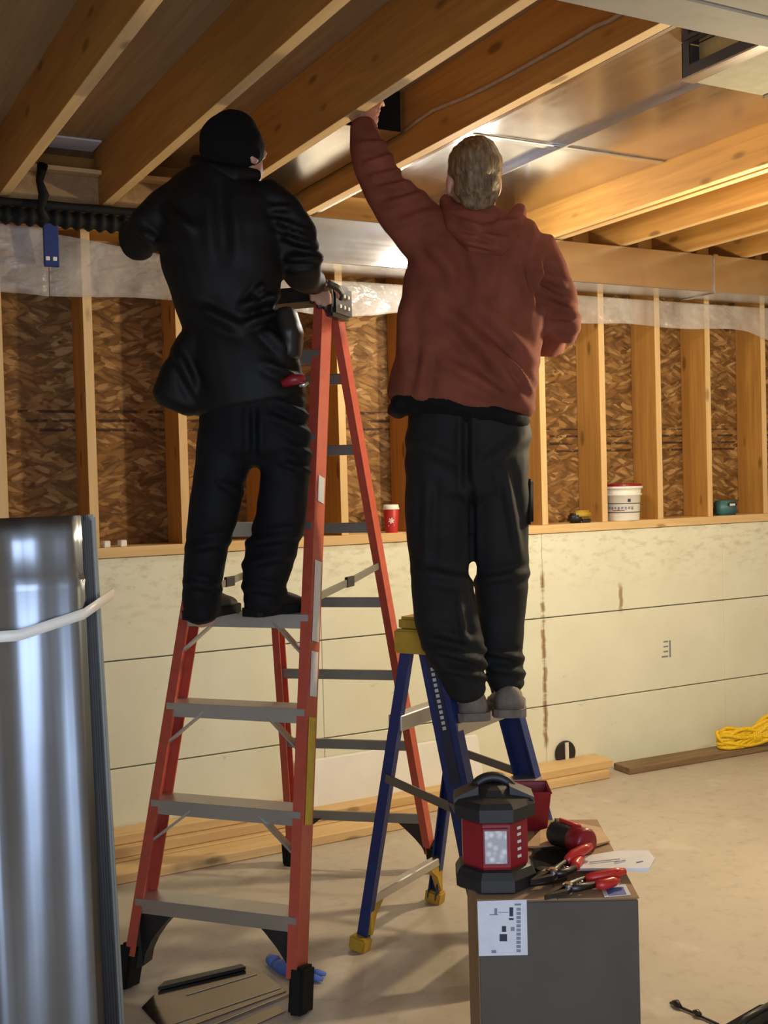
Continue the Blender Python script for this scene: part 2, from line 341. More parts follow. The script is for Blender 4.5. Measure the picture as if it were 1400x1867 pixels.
# opening header the photographer looks under
hd = one('trim_1', boxg(-1.9, 6.6, 1.30, 1.62, 2.36, 2.62, .004), 'header_groove_shade', label='pale painted header beam over the opening, top right', cat='beam', kind='structure')  # dark beam body paints shade into the gaps between the moulding strips
for k, (y0, y1, dz) in enumerate(((1.560, 1.64, .008), (1.514, 1.552, .020), (1.466, 1.506, .020), (1.418, 1.458, .030), (1.33, 1.410, .030))):
    one('moulding_strip', boxg(-1.9, 6.6, y0, y1, 2.36-dz, 2.362, .003), 'header_paint', hd)
one('ceiling_near', boxg(-1.9, 6.6, -1.4, 1.5, 2.52, 2.55), 'drywall', label='plain ceiling of the entry side behind the header', cat='ceiling', kind='structure')
one('wall_left', boxg(-1.95, -1.85, -1.4, 4.9, 0, 2.9), 'drywall', label='plain side wall far to the left', cat='wall', kind='structure')
one('wall_right', boxg(6.45, 6.6, -1.4, 4.9, 0, 2.9), 'drywall', label='plain side wall far to the right', cat='wall', kind='structure')
fw = empty('wall_front', (0, -1.3, 0), 'wall behind the viewer with a wide daylight opening', 'wall', kind='structure')
for g in (boxg(-1.9, -1.4, -1.4, -1.25, 0, 2.6), boxg(1.0, 6.6, -1.4, -1.25, 0, 2.6), boxg(-1.4, 1.0, -1.4, -1.25, 2.2, 2.6)): one('wall_panel', g, 'drywall', fw)

# ------------------------------------------------------------------ poly vapour sheet at the top of the wall
def poly_strip(name, x0, x1, ztop, zbot, label, y=YW-.02, amp=.012, seed=0):
    r = np.random.default_rng(seed); nx, nz = int((x1-x0)/.03)+2, 12; V = []; Fc = []
    ph = r.uniform(0, 6, 12); fr = r.uniform(3, 26, 12)
    for i in range(nx):
        x = x0+(x1-x0)*i/(nx-1); zt = ztop(x) if callable(ztop) else ztop; zb = zbot(x) if callable(zbot) else zbot
        for k in range(nz):
            t = k/(nz-1); z = zt+(zb-zt)*t
            dy = sum(math.sin(fr[q]*x+ph[q]+t*(q % 5-2)*2.0) for q in range(12))/6*amp*(.4+t)
            V.append((x, y-abs(dy)-.004*t, z+.006*math.sin(9*x+seed)*t))
    for i in range(nx-1):
        for k in range(nz-1): a = i*nz+k; Fc.append((a, a+1, a+nz+1, a+nz))
    o = mk(name, V, Fc, 'poly_sheet', None, True); sol = o.modifiers.new('thickness', 'SOLIDIFY'); sol.thickness = .0012
    return tag(o, label, 'plastic sheet', 'plastic sheets at the top of the wall')
poly_strip('plastic_sheet', -.6, .985, lambda x: 2.53-.0*x, lambda x: 2.262, 'clear plastic sheet stapled above the studs, left of the blue tag', seed=1, amp=.016)
poly_strip('plastic_sheet', .99, 1.75, lambda x: 2.505-.12*max(0, x-1.05), lambda x: 2.268, 'crinkled plastic sheet above the studs between blue tag and man in black', seed=2, amp=.014)
poly_strip('plastic_sheet', 1.78, 2.95, lambda x: 2.40, lambda x: 2.262+.02*math.sin(5*x), 'crinkled plastic sheet hanging below the duct behind the orange ladder top', seed=3, amp=.016)
poly_strip('plastic_sheet', 2.97, 6.2, lambda x: 2.408, lambda x: 2.272-.22*max(0, x-4.75), 'long hazy plastic sheet below the duct right of the man in the hoodie', seed=4, amp=.008)

# ------------------------------------------------------------------ ducts
t = empty('duct_run', (3.9, 4.4, 2.42), 'long rectangular galvanized duct running along the back wall under the joists', 'duct')
xs = [1.99, 3.14, 4.29, 5.44, 6.40]
for a, b in zip(xs[:-1], xs[1:]): one('duct_section', boxg(a+.002, b-.002, 4.285, 4.525, 2.422, 2.612, .003), 'galvanized_x', t)
for a in xs[:-1]: one('drive_cleat', boxg(a-.016, a+.016, 4.277, 4.531, 2.416, 2.617, .003), 'galvanized_x', t)
one('end_collar', boxg(1.955, 1.974, 4.27, 4.53, 2.44, 2.60, .003), 'galvanized_x', t)
t = empty('trunk_duct', (2.63, 3.2, 2.76), 'wide flat galvanized duct ceiling between the joists above the hoodie', 'duct')
zt = 2.768
for a, b in ((2.03, 2.694), (2.706, 3.228)):
    for c0, c1 in ((1.62, 3.505), (3.515, 4.50)): one('duct_panel', boxg(a, b, c0, c1, zt, zt+.012, .002), 'galvanized', t)
one('standing_seam', boxg(2.682, 2.690, 2.54, 4.50, zt-.022, zt), 'galvanized', t); one('standing_seam', boxg(2.700, 2.718, 2.54, 4.50, zt-.012, zt, .003), 'galvanized', t)
one('cross_cleat', boxg(2.03, 3.228, 3.492, 3.528, zt-.008, zt, .003), 'galvanized_x', t)
one('edge_flange', boxg(2.026, 2.046, 1.62, 4.50, ZJ+.002, zt, .002), 'galvanized', t)
x0, x1, y0, y1, z0, z1 = 2.405, 3.12, 1.66, 2.52, 2.662, 2.766
tk = one('takeoff_box', boxg(x0+.05, x1, y0, y1, z0-.003, z0, .001), 'olive_panel', t); tag(tk, 'open grey takeoff box under the wide duct')
one('side_frame', boxg(x0, x0+.004, y1-.03, y1, z0, z1), 'dark_steel', tk); one('side_frame', boxg(x0, x0+.004, y0, y1-.03, z0, z0+.032), 'dark_steel', tk); one('side_frame', boxg(x0, x0+.004, y0, y1-.03, z1-.012, z1), 'dark_steel', tk)
one('inner_panel', boxg(x0+.05, x0+.054, y0, y1-.02, z0+.004, z1), 'beige', tk); one('bottom_flange', boxg(x0-.004, x0+.05, y0, y1+.005, z0-.006, z0, .001), 'galvanized', tk)
one('end_panel', boxg(x0, x1, y1-.004, y1, z0, z1), 'dull_metal', tk); one('seam_rib', boxg(x0+.33, x0+.338, y0, y1, z0-.012, z0-.003), 'galvanized', tk)
t = empty('stack_duct', (1.81, 3.9, 2.70), 'sheet metal duct in the joist bay with a black open end by the raised hand', 'duct')
bx0, bx1, by0, by1, bz0, bz1 = 1.655, 1.958, 3.41, 4.44, 2.70, 2.845
one('bottom_sheet', boxg(bx0, bx1, by0, by1, bz0, bz0+.003), 'galvanized', t)
for xx in (bx0, bx1-.003): one('side_sheet', boxg(xx, xx+.003, by0, by1, bz0, bz1), 'galvanized', t)
one('shade_plate', boxg(bx0+.003, bx1-.003, by0+.012, by0+.02, bz0+.003, bz1), 'black_rubber', t)  # black plate in the open end stands in for the dark interior
one('end_cap', boxg(bx0, bx1, by1, by1+.004, bz0, bz1), 'galvanized', t)
pts = [onx(600+a/1.75, b/1.75, 1.972) for a, b in ((240, 415), (285, 380), (330, 350), (380, 330), (430, 310), (485, 283), (540, 255), (590, 228), (640, 200), (690, 172), (740, 145), (795, 112), (850, 80), (890, 65))]
pts = [np.array([1.976, p[1], p[2]]) for p in pts]; pts.append(np.array([1.976, 1.9, 2.70]))
one('electric_cable', tubeg(pts, .0065, 8), 'cable_jacket', None, True, label='thin grey-brown cable stapled along the joist above the hoodie', cat='cable')

# black hose bundle and blue tag at upper left
def corr(p0, p1, r, per, amp, sag=0):
    L = np.linalg.norm(np.array(p1)-p0); n = int(L/per*6); P = []; R_ = []
    for i in range(n+1):
        u = i/n; P.append(np.array(p0)*(1-u)+np.array(p1)*u-np.array([0, 0, sag*math.sin(math.pi*u)])); R_.append(r+amp*math.sin(u*L/per*2*math.pi))
    return tubeg(P, R_, 12)
t = tag(one('corrugated_hose', corr((-.9, 4.45, 2.552), (1.95, 4.47, 2.552), .034, .045, .006), 'black_rubber', None, True), 'black corrugated hose under the joist ends, upper left', 'hose', 'black hoses under the joists')
tag(one('cable_bundle', corr((-.9, 4.40, 2.600), (1.9, 4.42, 2.600), .016, .2, .001, .012), 'black_rubber', None, True), 'smooth black cable lying above the corrugated hose, upper left', 'hose', 'black hoses under the joists')
tag(one('hanger_strap', tubeg([ony(78, 300, 4.40), ony(72, 330, 4.39), ony(80, 355, 4.38), ony(74, 380, 4.37), ony(82, 402, 4.365)], [.02, .014, .02, .014, .02], 8), 'black_rubber', None, True), 'twisted black strap hanging from the bay above the hose, upper left', 'strap')
t = empty('blue_tag', (.985, 4.47, 2.36), 'dark blue tag with two pale spots hanging below the black hose', 'tag')
one('tag_body', boxg(.955, 1.013, 4.445, 4.458, 2.362, 2.53, .003), 'blue_tag', t)
for x in (.968, .995): one('pale_spot', boxg(x-.008, x+.008, 4.441, 4.446, 2.385, 2.401, .002), 'white_label', t)
p = onz(130, 262, ZS-.006)
one('white_plate', boxg(p[0]-.10, p[0]+.10, p[1]-.07, p[1]+.07, ZS-.008, ZS-.001), 'paper', label='bright white plate on the subfloor between the two left joists', cat='label')  # plain white plate standing in for a bright white strip

# ------------------------------------------------------------------ lumber and things along the wall base
def board(x0, x1, y0, y1, z0, z1, mat, label, group='lumber stacked along the wall base', rot=0):
    c = np.array([(x0+x1)/2, (y0+y1)/2, (z0+z1)/2]); a = math.radians(rot); ax = np.array([math.cos(a), math.sin(a), 0]); ay = np.array([-math.sin(a), math.cos(a), 0])
    return one('lumber_board', frame_box(c, ax, ay, Z3, x1-x0, y1-y0, z1-z0, .003), mat, label=label, cat='board', group=group)
board(.40, 3.60, 4.365, 4.545, 0.001, .041, 'pale_pine_x', 'long pale floor board, lowest of the stack along the wall')
board(.55, 3.645, 4.395, 4.545, .042, .082, 'pale_pine_x', 'pale plank on top of the stack, its end right of the blue ladder')
board(.50, 1.95, 4.43, 4.545, .083, .122, 'pale_pine_x', 'short top plank of the lumber stack behind the orange ladder')
board(.60, 2.35, 4.22, 4.355, .001, .039, 'pale_pine_x', 'board lying on the floor in front of the lumber stack, left')
board(3.72, 5.5, 4.32, 4.45, .001, .034, 'old_board', 'thin dark weathered board along the wall under the yellow rope', rot=-2.5)
V = [(1.98, 4.50, .085), (2.93, 4.50, .085), (2.93, 4.545, .275), (1.98, 4.545, .275)]; V += [(x, y-.018, z-.004) for x, y, z in V]
one('foam_board', (V, [(0, 1, 2, 3), (7, 6, 5, 4), (0, 4, 5, 1), (1, 5, 6, 2), (2, 6, 7, 3), (3, 7, 4, 0)]), 'white_board', label='white foam board leaning on the wall behind the ladders', cat='board')
# round black cap
c = ony(1035, 1374, 4.52); t = empty('black_disc', (c[0], 4.52, .083), 'small round black disc with a pale stripe leaning behind the lumber', 'disc')
one('rim', latheg((c[0], 4.547, c[2]), [(.060, 0), (.062, .008), (.058, .016), (.0, .016)], 28, -Y3), 'black_plastic', t, False)
one('pale_stripe', boxg(c[0]-.009, c[0]+.012, 4.526, 4.531, c[2]-.05, c[2]+.054), 'white_label', t)

# rope hank
rc = np.array([4.56, 4.345, .036]); ax = nrm(np.array([.97, -.24, 0])); ay = np.array([.24, .97, 0])
t = empty('rope_coil', tuple(rc), 'bright yellow rope tied in a hank on the dark board by the wall', 'rope')
for k in range(15):
    a, b = .19+.025*random.random(), .055+.028*random.random(); zc = .045+.03*random.random(); ph = random.uniform(-.25, .25); P = []
    for i in range(40):
        u = 2*math.pi*i/40; pinch = .30+.70*abs(math.cos(u))**1.2
        x = a*math.cos(u); y = b*math.sin(u)*pinch*1.0; z = zc+.045*math.sin(u+ph)*pinch*(1 if k % 2 else -1)+.02*math.cos(u)+.02*math.sin(3*u+k)
        z = max(.010, z+(.045 if x > 0 else 0)*abs(math.cos(u)))
        P.append(rc+ax*x+ay*y+np.array([0, 0, z]))
    one('rope_strand', tubeg(P, .0105, 6, True), 'rope_yellow', t, True)
for k in range(4): one('rope_wrap', tubeg([rc+ax*(-.012+.012*k)+ay*(.036*math.cos(u))+np.array([0, 0, .052+.036*math.sin(u)]) for u in np.linspace(0, 2*math.pi, 17)[:-1]], .008, 6, True), 'rope_yellow', t, True)

# ------------------------------------------------------------------ things on the sill
ZP = 1.262
def sill(px, py, y=4.60): p = ony(px, py, y); return np.array([p[0], y, ZP])
c = sill(714, 972, 4.585)
t = empty('paper_cup', tuple(c), 'red paper coffee cup with white lid on the sill', 'cup')
one('cup_body', latheg(c, [(.0285, 0), (.029, .003), (.0365, .108), (.036, .109)], 28), 'red_cup', t, True); one('cup_lid', latheg(c, [(.0385, .107), (.039, .111), (.0365, .116), (.035, .128), (.032, .130), (.0, .130)], 28), 'white_plastic', t, True)
vd = nrm(np.array([-c[0], -c[1], 0])); sd = np.array([-vd[1], vd[0], 0])
star = [];
for k in range(12): a = math.pi*k/6+.26; r_ = .0165 if k % 2 == 0 else .0085; star.append((r_*math.cos(a), r_*math.sin(a)))
def on_cup(u, h): rr = .029+.0075*h/.108+.0006; an = u/rr; return c+rr*(vd*math.cos(an)+sd*math.sin(an))+np.array([0, 0, h])
one('leaf_emblem', ([on_cup(u, .056+v) for u, v in star]+[on_cup(0, .056)], [(i, (i+1) % 12, 12) for i in range(12)]), 'white_plastic', t)
one('small_lettering', ([on_cup(-.014, .030), on_cup(.014, .032), on_cup(.014, .038), on_cup(-.014, .036)], [(0, 1, 2, 3)]), 'silver_print', t)
c = sill(1136, 955, 4.61)
t = empty('compound_bucket', tuple(c), 'white plastic bucket with dark printed bands on the sill', 'bucket')
one('bucket_body', latheg(c, [(.083, 0), (.085, .004), (.092, .13), (.100, .132), (.100, .14), (.094, .142), (.095, .165), (.104, .167), (.104, .178), (.096, .18)], 36), 'white_plastic', t, True)
one('bucket_lid', latheg(c, [(.100, .179), (.100, .190), (.090, .192), (.0, .192)], 36), 'red_plastic', t)
vd = nrm(np.array([-c[0], -c[1], 0])); sd = np.array([-vd[1], vd[0], 0])
def on_b(u, h, e=.0012): rr = .085+.007*min(h, .13)/.13+e; return c+rr*(vd*math.cos(u)+sd*math.sin(u))+np.array([0, 0, h])
def bandg(u0, u1, h0, h1, n=24):
    V = []; 
    for i in range(n+1): u = u0+(u1-u0)*i/n; V += [on_b(u, h0), on_b(u, h1)]
    return V, [(2*i, 2*i+2, 2*i+3, 2*i+1) for i in range(n)]
one('printed_band', bandg(-1.5, 1.5, .088, .092), 'ink', t); one('printed_band', bandg(-1.5, 1.5, .042, .046), 'ink', t)
for k in range(9): one('printed_letter', bandg(-1.1+.2*k, -1.1+.2*k+.13, .058+.003*(k % 2), .074, 3), 'grey_ink', t)
one('printed_mark', bandg(.28, .46, .098, .114, 4), 'ink', t); one('printed_stroke', bandg(-.6, .1, .052, .056, 6), 'red_plastic', t)
c = sill(1056, 958, 4.585)
t = empty('tape_measure', tuple(c), 'yellow and black tape measure lying on the sill beside the bucket', 'tape measure')
one('case', boxg(c[0]-.055, c[0]+.005, c[1]-.03, c[1]+.03, ZP, ZP+.05, .01), 'black_plastic', t, True); one('yellow_side', boxg(c[0]-.035, c[0]+.06, c[1]-.034, c[1]+.028, ZP+.02, ZP+.064, .012), 'yellow_plastic', t, True); one('hook', boxg(c[0]+.0, c[0]+.05, c[1]-.036, c[1]-.02, ZP, ZP+.02, .004), 'dark_steel', t)
c = sill(1322, 945, 4.60)
t = empty('laser_level', tuple(c), 'small teal tool box at the right end of the sill', 'tool')
one('body', boxg(c[0]-.055, c[0]+.06, c[1]-.035, c[1]+.035, ZP, ZP+.082, .008), 'teal_plastic', t, True); one('top_strap', boxg(c[0]-.02, c[0]+.05, c[1]-.04, c[1]-.034, ZP+.05, ZP+.07, .003), 'black_plastic', t); one('white_mark', boxg(c[0]-.005, c[0]+.035, c[1]-.042, c[1]-.039, ZP+.052, ZP+.064), 'white_label', t)
for (px, lab) in ((193, 'small pale block on the sill, nearest the metal bundle'), (223, 'small pale block on the sill, nearer the man in black')):
    c = sill(px, 997, 4.575); one('small_block', frame_box(c+np.array([0, 0, .0135]), (.95, .3, 0), (-.3, .95, 0), Z3, .030, .028, .027, .003), 'white_label', label=lab, cat='block', group='small blocks on the sill')

# ------------------------------------------------------------------ orange step ladder
def channel(p0, p1, out, dep, web, fl, th=.005):
    """U channel from p0 to p1: web faces `out`, width `web` along dep, flanges go inward"""
    p0, p1 = np.asarray(p0, float), np.asarray(p1, float); a = nrm(p1-p0); o = nrm(np.asarray(out)-a*(np.asarray(out)@a)); d = nrm(np.cross(a, o)); d = d if d@np.asarray(dep) > 0 else -d
    h = web/2; prof = [(0, -h), (0, h), (-fl, h), (-fl, h-th), (-th, h-th), (-th, -h+th), (-fl, -h+th), (-fl, -h)]
    A = [p0+o*i+d*j for i, j in prof]; B = [p1+o*i+d*j for i, j in prof]; return prism2(A, B)
FR, FL = np.array([1.262, 2.905, 0]), np.array([.885, 3.340, 0]); RR, RL = np.array([2.193, 3.700, 0]), np.array([1.750, 4.080, 0])
wv = nrm(FR-FL); nv = np.array([-wv[1], wv[0], 0]); 
ztop = 2.10; cm = (1.624+1.705)/2, (3.331+3.392)/2
TFR = np.array([1.618, 3.330, ztop]); TRR = np.array([1.690, 3.400, ztop]); TFL = TFR-wv*.34; TRL = TRR-wv*.32
lad = empty('step_ladder', tuple((FR+FL+RR+RL)/4), 'tall orange fiberglass step ladder the man in black stands on', 'ladder')
def lerp(a, b, t): return np.asarray(a)+(np.asarray(b)-a)*t
def atz(a, b, z): return lerp(a, b, (z-a[2])/(b[2]-a[2]))
for nm, a, b, out, lab in (('front_rail', FR, TFR, wv, 1), ('front_rail', FL, TFL, -wv, 0)):
    a2 = lerp(a, b, .045); rail = one(nm, channel(a2, b, out, nv, .078, .032), 'orange_fiberglass', lad)
    if lab:
        for z0, z1, m_ in ((1.02, 1.26, 'white_label'), (.86, .99, 'white_label'), (.50, .80, 'yellow_label'), (1.44, 1.52, 'silver_print')):
            p, q = atz(a, b, z0)+out*.0025, atz(a, b, z1)+out*.0025; one('warning_label', barg(p, q, nv, .045, .002), m_, rail)
    f0, f1 = a+nv*.0, lerp(a, b, .06)
    one('rubber_foot', barg(f0+np.array([0, 0, .001]), f1, nv, .085, .045, .008), 'black_rubber', lad)
for a, b, out in ((RR, TRR, wv), (RL, TRL, -wv)):
    one('rear_rail', channel(lerp(a, b, .04), b, out, nv, .052, .028), 'orange_fiberglass', lad)
    one('rubber_foot', barg(a+np.array([0, 0, .001]), lerp(a, b, .055), nv, .062, .045, .008), 'black_rubber', lad)
zs = [.258, .540, .825, 1.098, 1.375, 1.65, 1.92]
for k, z in enumerate(zs):
    a, b = atz(FL, TFL, z), atz(FR, TFR, z); a = a+wv*.006; b = b-wv*.006
    st = one('step', barg(a, b, nv, .085, .012), 'aluminium', lad)
    one('step_lip', barg(a-nv*.042-np.array([0, 0, .016]), b-nv*.042-np.array([0, 0, .016]), Z3, .042, .004), 'aluminium', st)
    if 0 < k < 4:
        for s_, e, rl0, rl1 in ((1, a, FL, TFL), (-1, b, FR, TFR)):
            p = lerp(a, b, .27 if s_ > 0 else .73)-np.array([0, 0, .02])-nv*.03; q = atz(rl0, rl1, z-.125)+wv*s_*.012-nv*.02
            one('brace', barg(p, q, nv, .030, .006), 'aluminium', lad)
# black corner gussets under the lowest step
for s_, rl0, rl1 in ((1, FL, TFL), (-1, FR, TFR)):
    z = .245; A = atz(rl0, rl1, z)+wv*s_*.01-nv*.03; P = [A, A+wv*s_*.145]
    for u in np.linspace(0, 1, 6)[1:]: P.append(A+wv*s_*(.145*(1-u)**1.6+.012*u)-np.array([0, 0, .19*u]))
    P = [np.array(p) for p in P]; P.append(atz(rl0, rl1, .05)+wv*s_*.0-nv*.03)
    one('corner_gusset', prism2(P, [p+nv*.05 for p in P]), 'black_plastic', lad)
for k, z in enumerate((1.854, 1.613, 1.339, 1.066, .79, .513, .216)):
    a, b = atz(RL, TRL, z)+wv*.004, atz(RR, TRR, z)-wv*.004; br = one('rear_bar', barg(a, b, Z3, .036, .018, .003), 'dull_metal', lad)
for s_, rl0, rl1 in ((1, RL, TRL), (-1, RR, TRR)):
    z = .205; A = atz(rl0, rl1, z)+wv*s_*.01; P = [A, A+wv*s_*.13]
    for u in np.linspace(0, 1, 6)[1:]: P.append(A+wv*s_*(.13*(1-u)**1.3+.006*u)-np.array([0, 0, .12*u]))
    one('corner_gusset', prism2(P, [p+nv*.012+np.array([0, 0, .0]) for p in P]), 'black_plastic', lad)
for (f0, f1, r0, r1) in ((FR, TFR, RR, TRR), (FL, TFL, RL, TRL)):
    p, q = atz(f0, f1, 1.145)-wv*.01, atz(r0, r1, 1.205)-wv*.01; m_ = (p+q)/2-np.array([0, 0, .004])
    one('spreader', barg(p, m_, Z3, .024, .006, .001), 'dull_metal', lad); one('spreader', barg(m_, q, Z3, .024, .006, .001), 'dull_metal', lad); one('spreader_hinge', barg(m_-nv*.03, m_+nv*.03, Z3, .034, .012, .002), 'dark_steel', lad)
cc = (TFR+TFL+TRR+TRL)/4
cap = one('top_cap', frame_box(cc+np.array([0, 0, .02]), wv, nv, Z3, .40, .15, .05, .012), 'black_plastic', lad)
for s_ in (1, -1):
    pl = one('cap_plate', frame_box(cc+wv*s_*.178-np.array([0, 0, .005]), wv, nv, Z3, .052, .160, .11, .012), 'dark_steel', lad)
    for i in (-.035, 0, .035):
        for j in (-.025, .012): one('rivet', frame_box(cc+wv*s_*.206+nv*i+np.array([0, 0, j]), wv, nv, Z3, .006, .014, .012, .002), 'white_label', pl)

# ------------------------------------------------------------------ blue step ladder
bw = nrm(np.array([.42, .225, 0])); bn = np.array([bw[1], -bw[0], 0])     # bn points to the front (viewer) side
bRL = np.array([1.604, 3.205, 0]); bRR = bRL+bw*.47; capL = np.array([1.735, 3.045, 1.045]); 
bT = .30; zc = 1.03
rTL = np.array([1.742, 3.075, zc]); rTR = rTL+bw*.40; fTL = rTL+bn*.075-bw*.02; fTR = fTL+bw*.41
bFL = onz(908, 1808, 0); bFR = bFL+bw*.52
lad2 = empty('step_ladder', tuple((bRL+bRR+bFL+bFR)/4), 'short blue fiberglass step ladder the man in the hoodie stands on', 'ladder')
for a, b, out in ((bFL, fTL, -bw), (bFR, fTR, bw)):
    r_ = one('front_rail', channel(lerp(a, b, .03), b, out, bn, .080, .040), 'blue_fiberglass', lad2)
    p, q = atz(a, b, .58)+out*.002, atz(a, b, .96)+out*.002; lb_ = one('printed_label', barg(p, q, bn, .034, .001), 'ink', r_); [one('lettering', barg(lerp(p, q, .42+.042*k)+out*.001, lerp(p, q, .42+.042*k+.026)+out*.001, bn, .012, .001), 'silver_print', lad2) for k in range(12)] if a is bFL else None
    one('rubber_foot', barg(a+np.array([0, 0, .001]), lerp(a, b, .05), bn, .08, .05, .006), 'yellow_plastic', lad2)
for a, b, out in ((bRL, rTL, -bw), (bRR, rTR, bw)):
    one('rear_rail', channel(lerp(a, b, .02), b, out, bn, .036, .026), 'blue_fiberglass', lad2)
    one('rubber_foot', barg(a+np.array([0, 0, .001]), lerp(a, b, .045), bn, .06, .05, .006), 'yellow_plastic', lad2)
for z in (.24, .50, .755):
    a, b = atz(bFL, fTL, z)+bw*.006, atz(bFR, fTR, z)-bw*.006; st = one('step', barg(a, b, bn, .09, .012), 'aluminium', lad2)
    one('step_lip', barg(a+bn*.044-Z3*.016, b+bn*.044-Z3*.016, Z3, .04, .004), 'aluminium', st)
z = .735; a, b = atz(bRL, rTL, z)+bw*.004, atz(bRR, rTR, z)-bw*.004
one('rear_step', barg(a, b, Z3, .05, .05, .003), 'aluminium', lad2)
z = .16; a, b = atz(bRL, rTL, z)+bw*.004, atz(bRR, rTR, z)-bw*.004; one('rear_bar', barg(a, b, Z3, .03, .03, .003), 'aluminium', lad2)
for s_, e in ((1, a), (-1, b)):
    P = [e-Z3*.012, e+bw*s_*.08-Z3*.012, e+bw*s_*.035-Z3*.05, e+bw*s_*.008-Z3*.11, e-Z3*.11]; one('corner_gusset', prism2([p-bn*.012 for p in P], [p+bn*.012 for p in P]), 'yellow_plastic', lad2)
for (f0, f1, r0, r1) in ((bFR, fTR, bRR, rTR), (bFL, fTL, bRL, rTL)):
    one('spreader', barg(atz(r0, r1, .56), atz(f0, f1, .50), Z3, .028, .006, .001), 'dull_metal', lad2)
cc = (rTL+rTR+fTL+fTR)/4
one('top_cap', frame_box(cc+Z3*.022+bw*.015, bw, bn, Z3, .45, .135, .045, .01), 'yellow_plastic', lad2)
for s_ in (-1, 1): one('cap_bracket', frame_box(cc+bw*s_*.215-Z3*.03, bw, bn, Z3, .03, .14, .075, .006), 'yellow_plastic', lad2)

# ------------------------------------------------------------------ sheet metal bundle on the left
t = empty('pipe_bundle', (.30, 2.10, 0), 'tall strapped bundle of nested unrolled galvanized duct pipe at the left edge', 'duct bundle')
edge = np.array([.535, 2.085]); ctr = np.array([.30, 2.115])
u1 = nrm(np.array([CR[0], CR[1]])); u2 = nrm(np.array([CF[0], CF[1]]))
def sheet_prof(off, n=40):
    """plan curve of one nested sheet: right lip, convex front, left lip"""
    P = []; W_ = .43-off*.2
    for i in range(n+1):
        s_ = i/n*2-1; x = -W_/2*s_; y = -.105*(1-abs(s_)**2.6)-.012*math.cos(7*s_)*0
        P.append((x, y+off))
    return P
base = np.array([.335, 2.225])
HB = 1.452
for k in range(9):
    off = .0042*k; P = sheet_prof(off*1.6); V = []; Fc = []; n = len(P); top = HB-.004*((k*7) % 5)*.5
    zsl = [0.0, .2, .4, .6, .8, 1.0, 1.15, top-.135, top-.120, top-.105, top-.05, top]
    for z in zsl:
        swell = .009*(1 if z >= top-.106 else 0)-.005*(1 if abs(z-(top-.120)) < .002 else 0)
        for (x, y) in P:
            wob = .019*math.sin(x*47+1.0+.5*z)+.011*math.sin(x*83+.3-.9*z)+.003*math.sin(z*5+x*20)
            q = base+u1*(x-.018*z/1.45)+u2*(y-swell+wob*.5); V.append((q[0], q[1], z))
    m_ = len(zsl)
    for i in range(m_-1):
        for j in range(n-1): a = i*n+j; Fc.append((a, a+1, a+n+1, a+n))
    o = mk('nested_sheet', V, Fc, 'galvanized_z', t, True); so = o.modifiers.new('thickness', 'SOLIDIFY'); so.thickness = .0012
# stacked long edges at the right side of the bundle
for k in range(11):
    q = base+u1*(.196+.0042*k)+u2*(.002+.0060*k); hh = HB-.006*(k % 3); q1 = q-u1*(.018+.0016*k); one('sheet_edge', barg((*q, 0), (*q1, hh), np.array([*u1, 0]), .010, .0035), 'dark_steel' if k < 9 else 'dull_metal', t)
P = sheet_prof(0, 40); V = []
for z0 in (1.232, 1.252):
    for (x, y) in P: q = base+u1*(x*1.012-.016)+u2*(y-.016); V.append((q[0], q[1], z0+(.028*max(0, (x-.12)/.1))))
    q = base+u1*.235+u2*.08; V.append((q[0], q[1], z0+.055))
n = len(P)+1
o = mk('packing_strap', V, [(i, i+1, n+i+1, n+i) for i in range(n-2)]+[(0, n-1, 2*n-1, n)], 'white_plastic', t, True); so = o.modifiers.new('thickness', 'SOLIDIFY'); so.thickness = .002; so.offset = 0

# ------------------------------------------------------------------ scrap sheets, glove and bag on the floor
def fpoly(name, pix, z, mat, label=None, cat=None, parent=None, th=.002, lip=None, group=None):
    P = [onz(x, y, z) for x, y in pix]; o = one(name, prism2(P, [p+Z3*th for p in P]), mat, parent)
    return tag(o, label, cat, group)
t = empty('sheet_metal_scrap', tuple(onz(400, 1820, 0)), 'flat sheet metal duct offcut on the floor by the orange ladder foot', 'sheet metal')
fpoly('main_sheet', [(258, 1838), (292, 1803), (448, 1762), (478, 1772), (522, 1808), (330, 1878), (285, 1868)], .002, 'scrap_metal', parent=t)
fpoly('bent_rib', [(288, 1806), (300, 1795), (440, 1763), (448, 1768)], .006, 'dark_steel', parent=t, th=.010)
for a, b in (((318, 1867), (512, 1802)), ((340, 1815), (468, 1777))): p, q = onz(*a, .004), onz(*b, .004); one('fold_line', barg(p, q, Z3, .004, .003), 'aluminium', t)
t = empty('metal_strip', tuple(onz(460, 1850, 0)), 'bent shiny metal strip on the floor in front of the flat offcut', 'sheet metal')
p, q = onz(526, 1816, .004), onz(372, 1880, .004); one('upright_flange', barg(p, q, Z3, .014, .002), 'galvanized', t)
fpoly('flat_strip', [(505, 1833), (372, 1890), (420, 1890), (520, 1845)], .001, 'scrap_metal', parent=t)
def blob(name, pts, mat, parent=None, **kw): return one(name, tubeg([p for p, r in pts], [r for p, r in pts], 10), mat, parent, True, **kw)
gp = lambda x, y, z: onz(x, y, 0)+Z3*z
t = empty('work_glove', tuple(onz(535, 1785, 0)), 'crumpled bright blue glove on the floor behind the orange ladder foot', 'glove')
blob('palm', [(gp(498, 1765, .012), .010), (gp(515, 1772, .016), .024), (gp(540, 1780, .016), .028), (gp(562, 1785, .014), .022), (gp(570, 1788, .012), .010)], 'blue_glove', t)
for a, b in (((565, 1780), (594, 1782)), ((562, 1788), (588, 1792)), ((545, 1790), (560, 1800))): blob('finger', [(gp(*a, .012), .012), (gp((a[0]+b[0])/2, (a[1]+b[1])/2, .012), .011), (gp(*b, .010), .006)], 'blue_glove', t)
